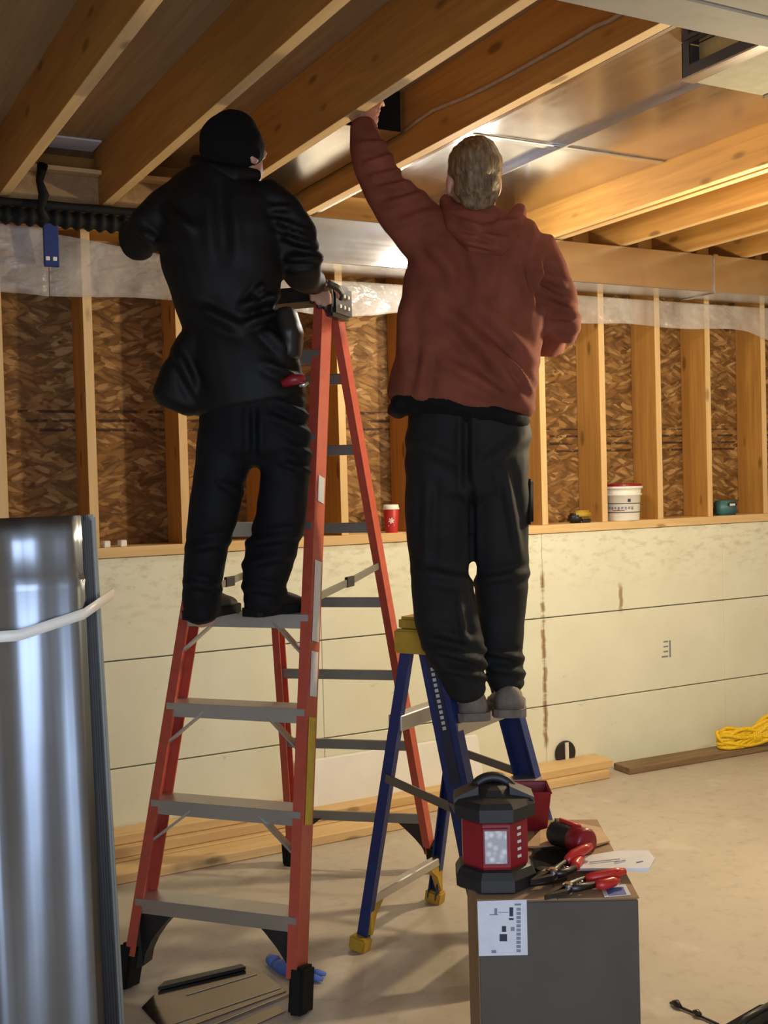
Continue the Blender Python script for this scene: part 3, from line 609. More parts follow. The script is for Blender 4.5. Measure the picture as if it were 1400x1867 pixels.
blob('cuff', [(gp(492, 1757, .014), .016), (gp(503, 1763, .016), .020)], 'blue_glove', t)
t = empty('tool_bag', tuple(onz(1420, 1900, 0)), 'corner of a black tool bag on the floor, bottom right', 'bag')
A = onz(1384, 1832, .16); dL = nrm(onz(1300, 1880, .16)-A); dR = nrm(np.array([.75, -.2, 0])); P = [A, A+dL*.42, A+dL*.42+dR*.35, A+dR*.35]
P[0] = A; one('bag_body', prism2([p*np.array([1, 1, 0])+Z3*.001 for p in P], P), 'black_shirt', t); q = A+dL*.05+dR*.05
one('bag_handle', tubeg([A+dL*.1+dR*.1-Z3*.005, A+dL*.12+dR*.12+Z3*.03, A+dL*.25+dR*.12+Z3*.03, A+dL*.27+dR*.1-Z3*.005], .008, 8), 'black_leather', t, True)
t = empty('metal_rod', tuple(onz(1262, 1850, 0)), 'thin dark rod with a clip lying on the floor, bottom right', 'rod')
one('rod', tubeg([gp(1222, 1832, .006), gp(1240, 1840, .006), gp(1270, 1853, .006), gp(1310, 1872, .006)], .004, 8), 'dark_steel', t, True)
blob('clip', [(gp(1226, 1834, .010), .006), (gp(1234, 1837, .012), .011), (gp(1241, 1842, .010), .005)], 'black_plastic', t); blob('joint', [(gp(1264, 1851, .010), .005), (gp(1271, 1854, .012), .010), (gp(1278, 1857, .010), .005)], 'dark_steel', t)

# ------------------------------------------------------------------ cardboard box and the tools on it
ZB = .60
bA = onz(868, 1641, ZB); bB = onz(1166, 1636, ZB); bx = nrm((bB-bA)*np.array([1, 1, 0])); by = np.array([-bx[1], bx[0], 0]); BW = np.linalg.norm(bB-bA); BD = .555
t = empty('cardboard_box', tuple(bA+bx*BW/2+by*BD/2-Z3*ZB), 'big dark cardboard box with a white shipping label and tools on top', 'box')
ctr = bA+bx*BW/2+by*BD/2
one('box_body', frame_box(ctr-Z3*(ZB/2+.002), bx, by, Z3, BW-.004, BD-.004, ZB-.006, .004), 'cardboard', t)
one('front_panel', frame_box(bA+bx*BW/2-by*.001-Z3*ZB/2, bx, by, Z3, BW-.008, .003, ZB-.012, .001), 'cardboard_front', t)  # front panel coloured darker and greyer than the box body
for s_ in (0, 1): one('top_flap', frame_box(ctr+bx*(BW/4*(1 if s_ else -1))-Z3*.0015, bx, by, Z3, BW/2-.001, BD, .003, .001), 'cardboard', t)
def onface(px, py): r = ray(px, py); return CC+r*(((bA-by*.004)-CC)@by)/(r@by)
def facequad(nm, pix, mat, par, off=0.0): P = [onface(*p)-by*off for p in pix]; return one(nm, prism2(P, [p-by*.0006 for p in P]), mat, par)
lab = facequad('shipping_label', [(870, 1643), (960, 1640), (962, 1741), (873, 1743)], 'label_paper', t)
lx = lambda u, v: (860+u*120/1400, 1630+v*130/1517)
def lq(nm, u0, v0, u1, v1, mat='ink', off=.0008): return facequad(nm, [lx(u0, v0), lx(u1, v0), lx(u1, v1), lx(u0, v1)], mat, lab, off)
lq('printed_square', 590, 850, 750, 1000); lq('printed_word', 800, 280, 880, 470); lq('printed_word', 790, 510, 890, 550); lq('printed_word', 640, 680, 730, 800); lq('printed_word', 830, 700, 910, 780, 'grey_ink')
for k in range(11): lq('printed_line', 950, 290+88*k, 1040, 290+88*k+62, 'grey_ink')
lq('printed_word', 910, 200, 1045, 240, 'grey_ink'); lq('printed_word', 420, 1190, 520, 1250, 'grey_ink'); lq('printed_drawing', 380, 430, 560, 445, 'grey_ink'); lq('printed_drawing', 480, 300, 540, 440, 'grey_ink'); lq('printed_drawing', 560, 380, 780, 392, 'grey_ink')
def topquad(nm, pix, mat, par, z=ZB+.0005, th=.001, **kw): P = [onz(x, y, z) for x, y in pix]; return one(nm, prism2(P, [p+Z3*th for p in P]), mat, par, **kw)
stk = topquad('top_sticker', [(1094, 1617), (1140, 1613), (1150, 1632), (1102, 1636)], 'label_paper', t); topquad('sticker_print', [(1104, 1620), (1136, 1617), (1142, 1630), (1110, 1633)], 'sticker_blue', stk, ZB+.002, .0006)

# red and black work lantern
lc = onz(903, 1607, ZB); d_l = (lc-CC)@CF; px2m = d_l/FPX
t = empty('work_lantern', tuple(lc), 'red and black work lantern with white lens panel on the cardboard box', 'lantern')
def octring(r, z, sx=1.0, sy=1.0, rot=22.5, n=8): return [lc+bx*r*sx*math.cos(math.radians(rot+360/n*k))+by*r*sy*math.sin(math.radians(rot+360/n*k))+Z3*z for k in range(n)]
def stackg(rings):
    n = len(rings[0]); V = [p for r in rings for p in r]; Fc = [tuple(range(n-1, -1, -1)), tuple((len(rings)-1)*n+k for k in range(n))]
    for i in range(len(rings)-1):
        for k in range(n): Fc.append((i*n+k, i*n+(k+1) % n, (i+1)*n+(k+1) % n, (i+1)*n+k))
    return V, Fc
rB = 70*px2m
one('base', stackg([octring(rB*1.0, 0), octring(rB*1.1, .006), octring(rB*1.1, .03), octring(rB*.98, .046), octring(rB*.88, .05)]), 'black_plastic', t)
body = one('body', stackg([octring(rB*.86, .048), octring(rB*.90, .056), octring(rB*.90, .148), octring(rB*.84, .156)]), 'red_plastic', t)
one('cap', stackg([octring(rB*.92, .152), octring(rB*1.10, .158), octring(rB*1.12, .186), octring(rB*1.0, .197), octring(rB*.6, .203)]), 'black_plastic', t)
one('top_dome', stackg([octring(rB*.62, .2), octring(rB*.45, .214), octring(rB*.25, .220)]), 'black_plastic', t)
hp = [lc+bx*(rB*.52*math.cos(a))+by*(.012)+Z3*(.196+.036*math.sin(a)) for a in np.linspace(-.05, math.pi+.05, 15)]
one('carry_handle', tubeg(hp, [.012]*15, 8), 'black_plastic', t, True)
for s_ in (-1, 1): one('handle_wing', stackg([[lc+bx*s_*(rB*.40)+by*j+Z3*.200 for j in (-.03, .03)]+[lc+bx*s_*(rB*1.02)+by*j+Z3*.186 for j in (.035, -.035)], [lc+bx*s_*(rB*.40)+by*j+Z3*.222 for j in (-.03, .03)]+[lc+bx*s_*(rB*1.02)+by*j+Z3*.198 for j in (.035, -.035)]]), 'black_plastic', t)
yf = -rB*.90*math.cos(math.radians(22.5))-.001
def lp(u0, u1, z0, z1, nm, mat, par, e=.003): return one(nm, frame_box(lc+bx*((u0+u1)/2)+by*(yf-e/2)+Z3*((z0+z1)/2), bx, by, Z3, u1-u0, e, z1-z0, .0008), mat, par)
lp(-.030, .026, .062, .142, 'lens_frame', 'red_plastic', body, .004)
lp(-.026, .022, .066, .138, 'lens_panel', 'lantern_lens', body, .006)
bo = nrm(bx*math.cos(math.radians(-45))+by*math.sin(math.radians(-45)))
for z in (.074, .090, .106, .122, .136): one('status_icon', frame_box(lc+bo*(rB*.90*math.cos(math.radians(22.5))+.0008)+Z3*z, nrm(np.cross(Z3, bo)), bo, Z3, .011, .0015, .006, 0), 'white_label', body)
# open red bin
rc_ = onz(962, 1506, ZB); 
t = empty('parts_bin', tuple(rc_), 'open red plastic parts bin behind the lantern on the box', 'bin')
def rect(c0, hx, hy, z): return [c0+bx*i*hx+by*j*hy+Z3*z for i, j in ((-1, -1), (1, -1), (1, 1), (-1, 1))]
outer0, outer1, in1, in0 = rect(rc_, .045, .042, .001), rect(rc_, .056, .054, .100), rect(rc_, .053, .051, .100), rect(rc_, .042, .039, .004)
V = outer0+outer1+in1+in0; Fc = [(3, 2, 1, 0), (12, 13, 14, 15)]
for a, b in ((0, 4), (4, 8), (8, 12)):
    for k in range(4): Fc.append((a+k, a+(k+1) % 4, b+(k+1) % 4, b+k))
one('bin_body', (V, Fc), 'red_plastic', t)
one('bin_rim', tubeg([p for p in rect(rc_, .0565, .0545, .100)], .003, 6, True), 'red_plastic', t)
# kraft cardboard sheet, papers
P = [onz(x, y, ZB+.004) for x, y in ((956, 1545), (985, 1520), (1040, 1500), (1095, 1515), (1112, 1535), (1060, 1552), (1030, 1540), (985, 1549))]
one('kraft_sheet', prism2(P, [p+Z3*(.003+.006*(k % 2)) for k, p in enumerate(P)]), 'kraft_paper', label='torn brown kraft sheet lying under the driver on the box', cat='paper')
t = empty('folded_papers', tuple(onz(1110, 1570, ZB+.004)), 'folded white papers sticking out over the box edge', 'paper')
for k in range(3):
    A = [onz(x+2*k, y-2*k, ZB+.012+.005*k) for x, y in ((1032, 1588), (1060, 1566), (1120, 1556), (1178, 1558), (1190, 1572), (1180, 1590), (1120, 1588))]
    P2 = [p+Z3*(.0015+.003*(i in (3, 4, 5))) for i, p in enumerate(A)]; one('sheet', prism2(A, P2), 'paper', t)
for a, b in (((1075, 1572), (1130, 1566)), ((1120, 1572), (1140, 1568)), ((1160, 1572), (1172, 1570))): p, q = onz(*a, ZB+.0265), onz(*b, ZB+.0265); one('printed_line', barg(p, q, Z3, .001, .003), 'grey_ink', t)
# driver (red and black cylinder tool)
t = empty('cordless_driver', tuple(onz(1042, 1530, ZB)), 'red and black cordless driver lying on the box behind the papers', 'tool')
p0, p1 = onz(1012, 1518, ZB+.046), onz(1072, 1538, ZB+.046)
a_ = nrm(p1-p0); L = np.linalg.norm(p1-p0)
one('motor_housing', latheg(p0-a_*.008, [(.012, 0), (.026, .004), (.030, .012), (.030, L*.62), (.027, L*.66)], 20, a_), 'black_plastic', t, True)
one('red_collar', latheg(p0+a_*(L*.55), [(.026, 0), (.0325, .004), (.0335, L*.40), (.028, L*.46), (.0, L*.46)], 20, a_), 'red_plastic', t, True)
one('red_shell', frame_box((p0+p1)/2+Z3*.024+by*.012, a_, by, Z3, L*.8, .034, .022, .008), 'bright_red', t, True)
one('grip', barg(p0+a_*.03+by*.01, p0+a_*.02+by*.085-Z3*.004, a_, .036, .04, .01), 'black_plastic', t, True)
one('front_ring', latheg(p0-a_*.014, [(.010, 0), (.018, .003), (.018, .012)], 16, a_), 'dark_steel', t, True)
# snips
def snips(name, piv, tipd, h1, h2, hmat, label, zc=ZB+.016):
    t = empty(name, tuple(np.array([piv[0], piv[1], ZB])), label, 'snips', 'hand snips on the box')
    piv = np.array([piv[0], piv[1], zc]); d = nrm(tipd)
    pd = np.array([-d[1], d[0], 0])
    for s_, hp_ in ((1, h1), (-1, h2)):
        J = [piv+pd*.012*s_, piv+d*.02+pd*.017*s_, piv+d*.05+pd*.009*s_, piv+d*.075+pd*.001*s_, piv+d*.05, piv-pd*.004*s_]
        one('blade', prism2([p-Z3*.005 for p in J], [p+Z3*.005 for p in J]), 'dark_steel', t)
        hp_ = np.array(hp_); m0 = piv-d*.018-pd*.012*s_; m1 = lerp(piv-d*.04, hp_, .25)-pd*.016*s_; m2 = lerp(piv, hp_, .62)-pd*.012*s_
        one('shank', tubeg([piv, m0, m1], [.008, .009, .007], 8), 'dark_steel', t, True)
        one('grip', tubeg([m1, lerp(m1, m2, .5), m2, lerp(m2, hp_, .6), hp_], [.008, .0115, .012, .0115, .007], 10), hmat, t, True)
    one('pivot_bolt', latheg(piv, [(.011, -.009), (.011, .010), (.007, .013), (0, .013)], 14), 'galvanized', t)
    one('spring', tubeg([piv-d*.02+pd*.008*math.sin(k*1.5)+Z3*(.006*math.cos(k*1.5))-d*.002*k for k in range(14)], .0018, 5), 'galvanized', t, True)
pv = onz(1018, 1603, ZB+.016)
snips('aviation_snips', onz(1008, 1590, ZB+.03), onz(960, 1608, ZB+.03)-onz(1008, 1590, ZB+.03), onz(1078, 1542, ZB+.05), onz(1062, 1562, ZB+.03), 'bright_red', 'open snips with one raised red handle crossing the white papers', ZB+.026)
snips('tin_snips', onz(1035, 1620, ZB+.016), onz(985, 1640, ZB+.016)-onz(1035, 1620, ZB+.016), onz(1140, 1588, ZB+.03), onz(1128, 1604, ZB+.016), 'bright_red', 'closed tin snips with two red handles in front of the papers')
pl = empty('pliers', tuple(onz(985, 1600, ZB)), 'dark steel pliers lying against the lantern base', 'pliers')
for a, b, c_ in (((968, 1605), (990, 1592), (1028, 1580)), ((965, 1612), (992, 1606), (1030, 1600))): one('arm', tubeg([onz(*a, ZB+.012), onz(*b, ZB+.016), onz(*c_, ZB+.012)], [.006, .010, .008], 8), 'dark_steel', pl, True)
one('pivot', latheg(onz(990, 1599, ZB+.004), [(.014, 0), (.014, .020), (0, .021)], 14), 'dark_steel', pl)
one('cloth_rag', prism2([onz(x, y, ZB+.001) for x, y in ((962, 1588), (972, 1556), (1020, 1548), (1052, 1558), (1040, 1580), (1000, 1592))], [onz(x, y, ZB+.001)+Z3*h for (x, y), h in zip(((962, 1588), (972, 1556), (1020, 1548), (1052, 1558), (1040, 1580), (1000, 1592)), (.006, .012, .008, .011, .007, .010))]), 'black_shirt', label='dark grey rag under the pliers on the box', cat='rag')

# ------------------------------------------------------------------ people
def loftg(nodes, seg=20, n_exp=2.3):
    """closed tube through nodes (px, py, depth, half-width px, half-thickness m); rings square to the path"""
    C_ = [atd(a[0], a[1], a[2]) for a in nodes]; n = len(nodes); V = []; Fc = []
    def ring(c, wd, dd, hw, th, s_=1.0):
        for k in range(seg):
            a = 2*math.pi*k/seg; ca, sa = math.cos(a), math.sin(a)
            V.append(c+wd*hw*s_*math.copysign(abs(ca)**(2/n_exp), ca)+dd*th*s_*math.copysign(abs(sa)**(2/n_exp), sa))
    prev = None; m = 0
    for i in range(n):
        t_ = nrm(C_[min(i+1, n-1)]-C_[max(i-1, 0)])
        wd = np.cross(CF, t_)
        if np.linalg.norm(wd) < .45: wd = CR-t_*(CR@t_)
        wd = nrm(wd)
        if prev is not None and wd@prev < 0: wd = -wd
        prev = wd; dd = np.cross(t_, wd); hw = nodes[i][3]*nodes[i][2]/FPX; th = nodes[i][4]
        if i == 0: ring(C_[i]-t_*min(hw, th)*.35, wd, dd, hw, th, .6); m += 1
        ring(C_[i], wd, dd, hw, th); m += 1
        if i == n-1: ring(C_[i]+t_*min(hw, th)*.35, wd, dd, hw, th, .6); m += 1
    for i in range(m-1):
        for k in range(seg): Fc.append((i*seg+k, i*seg+(k+1) % seg, (i+1)*seg+(k+1) % seg, (i+1)*seg+k))
    Fc += [tuple(range(seg-1, -1, -1)), tuple((m-1)*seg+k for k in range(seg))]
    return V, Fc
def ballg(c, ax, ay, az, rx, ry, rz, nu=20, nv_=12):
    V = []; Fc = []
    for i in range(nv_+1):
        a = math.pi*i/nv_
        for k in range(nu): b = 2*math.pi*k/nu; V.append(c+ax*rx*math.sin(a)*math.cos(b)+ay*ry*math.sin(a)*math.sin(b)+az*rz*math.cos(a))
    for i in range(nv_):
        for k in range(nu): Fc.append((i*nu+k, i*nu+(k+1) % nu, (i+1)*nu+(k+1) % nu, (i+1)*nu+k))
    return V, Fc
def fuse(geos, voxel=.008, smooth=6, fac=.5):
    """join closed shapes into one continuous skin, return vertices and faces"""
    mb = MB()
    for g in geos: mb.add(*g)
    me = bpy.data.meshes.new('tmp'); me.from_pydata([tuple(v) for v in mb.V], [], mb.F)
    bm = bmesh.new(); bm.from_mesh(me); bmesh.ops.remove_doubles(bm, verts=bm.verts, dist=1e-5); bmesh.ops.recalc_face_normals(bm, faces=bm.faces); bm.to_mesh(me); bm.free()
    o = bpy.data.objects.new('tmp', me); COL.objects.link(o)
    r = o.modifiers.new('r', 'REMESH'); r.mode = 'VOXEL'; r.voxel_size = voxel
    if smooth: s_ = o.modifiers.new('s', 'SMOOTH'); s_.iterations = smooth; s_.factor = fac
    dg = bpy.context.evaluated_depsgraph_get(); ev = o.evaluated_get(dg); m2 = ev.to_mesh()
    V = np.empty(len(m2.vertices)*3); m2.vertices.foreach_get('co', V); V = V.reshape(-1, 3)
    N = np.empty(len(m2.vertices)*3); m2.vertices.foreach_get('normal', N); N = N.reshape(-1, 3)
    Fc = [tuple(p.vertices) for p in m2.polygons]; ev.to_mesh_clear(); bpy.data.objects.remove(o); bpy.data.meshes.remove(me)
    return V, N, Fc
def folds(V, N, segs):
    """press drapery folds into a garment: segs of (x0,y0,x1,y1,width px,height m) run along photo lines"""
    q = proj(V); d = np.zeros(len(V))
    for x0, y0, x1, y1, w_, h in segs:
        a = np.array([x0, y0], float); b = np.array([x1, y1], float); ab = b-a; L2 = ab@ab
        u = np.clip(((q-a)@ab)/L2, -.15, 1.15); ds = np.linalg.norm(q-(a+u[:, None]*ab), axis=1)
        e = np.clip(np.minimum(u+.15, 1.15-u)/.35, 0, 1); k = ds/w_
        d += 1.9*h*e*(np.exp(-k*k)-.55*np.exp(-(k-1.5)**2*1.6))
    return V+N*d[:, None]
def wrinkle(V, N, amp, sc, seed):
    r = np.random.default_rng(seed); d = np.zeros(len(V))
    for k in range(9):
        w_ = r.normal(size=3)*sc*(1+.25*k); d += np.sin(V@w_+r.uniform(0, 6)+1.3*np.sin(V@(r.normal(size=3)*sc*.5)))/(1+.3*k)
    return V+N*(d*amp/3)[:, None]
def hand(wr, dr, pn, s_=1.0, curl=.5, side=1):
    """palm and five bent fingers from the wrist; dr = pointing direction, pn = palm normal"""
    dr = nrm(dr); pn = nrm(np.asarray(pn)-dr*(np.asarray(pn)@dr)); sd = np.cross(dr, pn)*side; G = []
    G.append(barg(wr-dr*.01, wr+dr*.095*s_, sd, .082*s_, .030*s_, .012*s_))
    for k, (off, L) in enumerate(((-.031, .078), (-.010, .088), (.011, .082), (.031, .064))):
        p = wr+dr*.088*s_+sd*off*s_; P = [p]; a = 0.0
        for q in range(3): a += curl*(.55+.3*q); p = p+(dr*math.cos(a)+pn*math.sin(a))*L*s_/3*(1.15-.13*q); P.append(p)
        G.append(tubeg(P, [.0098*s_, .0095*s_, .009*s_, .0075*s_], 8))
    p = wr+dr*.028*s_-sd*.036*s_; P = [p, p-sd*.026*s_+dr*.03*s_+pn*.008*s_, p-sd*.036*s_+dr*.058*s_+pn*.022*s_, p-sd*.030*s_+dr*.078*s_+pn*.036*s_]
    G.append(tubeg(P, [.014*s_, .0125*s_, .011*s_, .008*s_], 8)); return G
def headg(c, up, fw, s_=1.0):
    """skull, jaw, nose, brow, lips, ears; c = middle of the head"""
    up = nrm(up); fw = nrm(np.asarray(fw)-up*(np.asarray(fw)@up)); rt = np.cross(fw, up); B = lambda o, a, b, d: ballg(c+(rt*o[0]+fw*o[1]+up*o[2])*s_, rt, fw, up, a*s_, b*s_, d*s_)
    return [B((0, -.012, .028), .074, .094, .088), B((0, .022, -.03), .064, .068, .085), B((0, .048, -.082), .042, .038, .034), B((0, .085, .022), .046, .018, .014),
            B((0, .104, -.022), .014, .020, .016), B((0, .094, .004), .010, .016, .03), B((0, .090, -.055), .024, .010, .007), B((0, .086, -.066), .021, .010, .007),
            B((.031, .080, .008), .013, .010, .009), B((-.031, .080, .008), .013, .010, .009),
            B((.075, -.008, -.012), .010, .022, .034), B((-.075, -.008, -.012), .010, .022, .034)]
def garment(name, geos, mat, parent, fold=(), amp=.003, sc=22, seed=1, voxel=.009, smooth=7):
    V, N, Fc = fuse(geos, voxel, smooth); V = wrinkle(V, N, amp, sc, seed)
    if len(fold): V = folds(V, N, fold)
    o = mk(name, V, Fc, mat, parent, True); return o
def shrink(nodes, k=.70): return [(a, b, c, d*k, e*k) for a, b, c, d, e in nodes]
def body(name, geos, org, label):
    V, N, Fc = fuse(geos, .006, 3, .5); o = mk(name, V, Fc, 'skin', None, True, origin=np.array(org, float)); return tag(o, label, 'person')

# ---- man in the rust hoodie
D = 3.46
torso = [(876, 398, D-.05, 52, .075), (878, 425, D-.04, 100, .105), (876, 465, D-.02, 124, .130), (868, 520, D, 133, .142), (860, 580, D, 133, .145), (852, 640, D, 134, .145), (844, 695, D, 136, .145), (837, 742, D, 134, .142)]
larm = [(815, 462, D-.03, 52, .085), (775, 425, D-.03, 54, .080), (738, 388, D-.04, 50, .076), (700, 342, D-.05, 41, .066), (680, 300, D-.05, 37, .060), (667, 258, D-.04, 30, .050), (660, 226, D-.03, 23, .040)]
rarm = [(965, 455, D-.02, 48, .085), (993, 500, D, 42, .080), (1013, 550, D+.02, 41, .074), (1021, 595, D+.05, 39, .068), (1003, 620, D+.12, 33, .060), (965, 628, D+.20, 28, .050), (925, 622, D+.27, 24, .042)]
hips = [(856, 728, D+.01, 108, .125), (853, 790, D+.02, 114, .135), (851, 850, D+.03, 114, .135), (851, 890, D+.04, 110, .125)]
lleg = [(800, 850, D+.03, 60, .110), (797, 910, D+.04, 60, .105), (800, 985, D+.05, 58, .095), (804, 1050, D+.0, 54, .085), (811, 1120, D-.045, 60, .080), (828, 1180, D-.035, 56, .080), (845, 1228, D-.0, 43, .078), (851, 1262, D+.01, 37, .080)]
rleg = [(905, 850, D+.03, 58, .110), (911, 910, D+.04, 55, .105), (912, 985, D+.06, 52, .095), (914, 1050, D+.07, 50, .088), (914, 1120, D+.08, 44, .082), (914, 1180, D+.08, 38, .078), (921, 1225, D+.09, 37, .078), (924, 1250, D+.09, 34, .078)]
hc = atd(863, 330, D-.06); fwd2 = nrm(CF+CU*.22-CR*.12); up2 = nrm(CU-CF*.2)
lw = atd(660, 226, D-.03); rw = atd(930, 622, D+.27)
neck = [(873, 420, D-.03, 36, .062), (868, 385, D-.04, 36, .060), (865, 350, D-.05, 38, .060)]
geo = headg(hc, up2, fwd2)+[loftg(shrink(x)) for x in (torso, larm, rarm, hips, lleg, rleg)]+[loftg(neck)]
geo += hand(lw-CU*.015+CR*.012, CU*.9+CF*.3+CR*.14, CF*1.0+CR*.3, .9, .6, -1)+hand(rw, -CR*.6+CF*.7+CU*.2, -CU+CF*.2, .95, .5, 1)
geo += [loftg([(851, 1240, D+.02, 26, .05), (851, 1272, D+.04, 26, .06)]), loftg([(924, 1230, D+.09, 24, .05), (924, 1262, D+.10, 24, .05)])]
stepz = .763
p2 = body('person', geo, (*atd(885, 1290, D+.06)[:2], stepz), 'man seen from behind in rust hoodie and charcoal trousers reaching up to the joists')
F2 = [(965, 735, 850, 610, 13, .010), (968, 700, 800, 560, 16, .010), (960, 745, 800, 655, 12, .008), (972, 660, 880, 560, 14, .008), (955, 690, 890, 620, 8, .006), (972, 720, 930, 660, 7, .008),
      (740, 690, 735, 560, 14, .007), (765, 720, 775, 640, 12, .006), (830, 400, 850, 520, 14, -.006), (780, 440, 830, 500, 15, .008), (905, 480, 890, 560, 14, -.005),
      (690, 345, 745, 335, 8, .008), (700, 375, 770, 355, 9, .008), (665, 300, 715, 285, 7, .007), (655, 262, 700, 262, 7, .006), (720, 410, 790, 385, 9, .006), (672, 325, 728, 312, 6, .006),
      (985, 530, 1045, 555, 8, .010), (1000, 575, 1055, 580, 8, .008), (985, 500, 1030, 520, 8, .007), (1000, 610, 1050, 620, 8, .008), (960, 480, 985, 560, 9, -.008), (985, 470, 970, 560, 7, .007)]
hood = garment('hoodie', [loftg(x, 24, 2.4) for x in (torso, larm, rarm)]+[loftg([(835, 470, D-.03, 60, .09), (890, 440, D-.04, 70, .10), (960, 455, D-.03, 52, .09)], 20)], 'hoodie_cloth', p2, F2, .0035, 16, 3)
garment('hood', [loftg([(818, 384, D-.02, 16, .06), (836, 412, D-.10, 26, .045), (868, 436, D-.135, 32, .045), (902, 438, D-.135, 32, .045), (930, 420, D-.10, 24, .045), (938, 402, D-.03, 16, .06)], 16), loftg([(822, 380, D-.01, 12, .045), (850, 394, D-.12, 13, .025), (890, 402, D-.12, 14, .025), (930, 402, D-.02, 13, .04)], 14), loftg([(870, 395, D-.04, 54, .085), (872, 430, D-.04, 66, .10)], 20)], 'hoodie_cloth', hood,
        [(830, 400, 900, 432, 7, .008), (850, 420, 925, 425, 6, -.007), (845, 440, 900, 452, 6, .006), (900, 410, 940, 405, 5, .006)], .003, 30, 5, .006, 4)
garment('undershirt', [loftg([(838, 735, D, 134, .140), (834, 752, D, 132, .138)], 24), loftg([(722, 738, D, 22, .10), (735, 752, D, 16, .09)], 16)], 'black_shirt', p2, (), .002, 20, 8)
F3 = [(745, 800, 850, 850, 14, .006), (965, 790, 880, 850, 14, .006), (850, 760, 850, 890, 8, -.012), (860, 880, 862, 1040, 7, -.010), (780, 1180, 880, 1205, 8, .010), (800, 1215, 885, 1235, 7, .010), (790, 1150, 870, 1170, 9, .006), (885, 1185, 950, 1200, 7, .010), (885, 1215, 955, 1228, 7, .008), (870, 1060, 960, 1045, 9, .008), (760, 1040, 850, 1060, 10, .006), (920, 860, 945, 1010, 10, .007), (780, 880, 775, 1020, 10, .006), (835, 1090, 850, 1180, 8, .006)]
tr = garment('trousers', [loftg(x, 24, 2.3) for x in (hips, lleg, rleg)], 'charcoal_twill', p2, F3, .0035, 16, 11)
one('thigh_pocket', frame_box(atd(962, 915, D+.05), CR, CF, CU, .022, .12, .14, .008), 'charcoal_twill', tr, True)
def shoe(heel, toe, w_, h, mat_u, parent, zsole):
    heel = np.array([heel[0], heel[1], zsole]); toe = np.array([toe[0], toe[1], zsole]); d = nrm(toe-heel); s_ = np.cross(d, Z3); L = np.linalg.norm(toe-heel); out = []
    for (u, ww) in ((0, .55), (.05, .8), (.2, .86), (.45, .78), (.7, 1.0), (.88, .9), (.97, .62), (1, .35)): out.append((heel+d*L*u, ww*w_/2))
    A = [p+s_*q for p, q in out]+[p-s_*q for p, q in reversed(out)]
    sole = prism2([p+Z3*.001 for p in A], [p+Z3*.026 for p in A])
    hs = [(.02, .50, h*.95), (.10, .72, h), (.28, .76, h), (.45, .72, h*.80), (.62, .86, h*.6), (.82, .86, h*.46), (.96, .5, h*.36)]
    V = []; Fc = []; seg = 14
    for u, ww, hh in hs:
        for k in range(seg): a = math.pi*k/(seg-1); V.append(heel+d*L*u+s_*math.cos(a)*ww*w_/2+Z3*(.02+(hh-.02)*math.sin(a)**.7))
    n = len(hs)
    for i in range(n-1):
        for k in range(seg-1): Fc.append((i*seg+k, i*seg+k+1, (i+1)*seg+k+1, (i+1)*seg+k))
    for i in range(n-1): Fc.append((i*seg+seg-1, i*seg, (i+1)*seg, (i+1)*seg+seg-1))
    Fc += [tuple(range(seg)), tuple((n-1)*seg+k for k in range(seg-1, -1, -1))]
    up_ = one('shoe', (V, Fc), mat_u, parent, True); one('sole', sole, 'shoe_sole' if mat_u != 'black_leather' else 'black_rubber', up_); return up_
for hx, tx in (((866, D-.04), (838, D+.22)), ((930, D+.0), (920, D+.26))):
    hp_ = atd(hx[0], 1285, hx[1]); tp_ = atd(tx[0], 1285, tx[1]); shoe(hp_, tp_, .125, .10, 'shoe_sole', p2, stepz)
# hair shell
def shell(parent, name, mat, c, up, fw, parts, amp, sc, seed, vox=.006, sm=4, fold=()):
    rt = np.cross(fw, up); G = [ballg(c+rt*o[0]+fw*o[1]+up*o[2], rt, fw, up, a, b, d, 28, 18) for o, a, b, d in parts]
    return garment(name, G, mat, parent, fold, amp, sc, seed, vox, sm)
f2 = nrm(fwd2-up2*(fwd2@up2))
shell(p2, 'hair', 'hair', hc, up2, f2, [((0, -.020, .040), .083, .098, .088), ((0, -.055, -.015), .070, .055, .075), ((0, -.060, -.060), .052, .036, .040), ((.02, .05, .085), .06, .05, .04)], .004, 60, 4)

# ---- man in black
E_ = 3.28
torso = [(408, 305, E_-.02, 40, .075), (400, 332, E_-.01, 84, .100), (400, 375, E_, 110, .125), (404, 430, E_, 118, .138), (407, 490, E_, 110, .138), (414, 545, E_, 98, .132), (428, 600, E_, 88, .130), (442, 645, E_, 98, .138), (452, 695, E_, 102, .142), (460, 740, E_, 100, .140)]
larm = [(345, 362, E_, 46, .080), (305, 390, E_-.01, 46, .078), (272, 418, E_-.01, 42, .070), (250, 438, E_+.02, 34, .062), (262, 430, E_+.12, 32, .056), (295, 412, E_+.24, 28, .048), (318, 398, E_+.32, 24, .040)]
rarm = [(470, 365, E_, 46, .080), (510, 395, E_, 46, .080), (538, 435, E_, 44, .074), (550, 475, E_+.02, 40, .066), (552, 498, E_+.08, 34, .058), (562, 510, E_+.15, 26, .046), (573, 513, E_+.21, 22, .040)]
flap = [(382, 585, E_+.01, 24, .10), (358, 640, E_, 40, .10), (338, 692, E_-.01, 48, .09), (325, 728, E_-.02, 50, .075), (322, 735, E_-.02, 47, .07)]
hips = [(455, 700, E_, 94, .125), (462, 750, E_, 99, .130), (464, 795, E_, 101, .130), (464, 825, E_, 98, .12)]
lleg = [(412, 790, E_, 52, .105), (407, 845, E_, 51, .100), (398, 885, E_, 47, .094), (390, 935, E_, 45, .088), (379, 988, E_+.03, 40, .082), (371, 1040, E_+.06, 36, .076), (367, 1090, E_+.09, 35, .074), (368, 1122, E_+.10, 33, .074)]
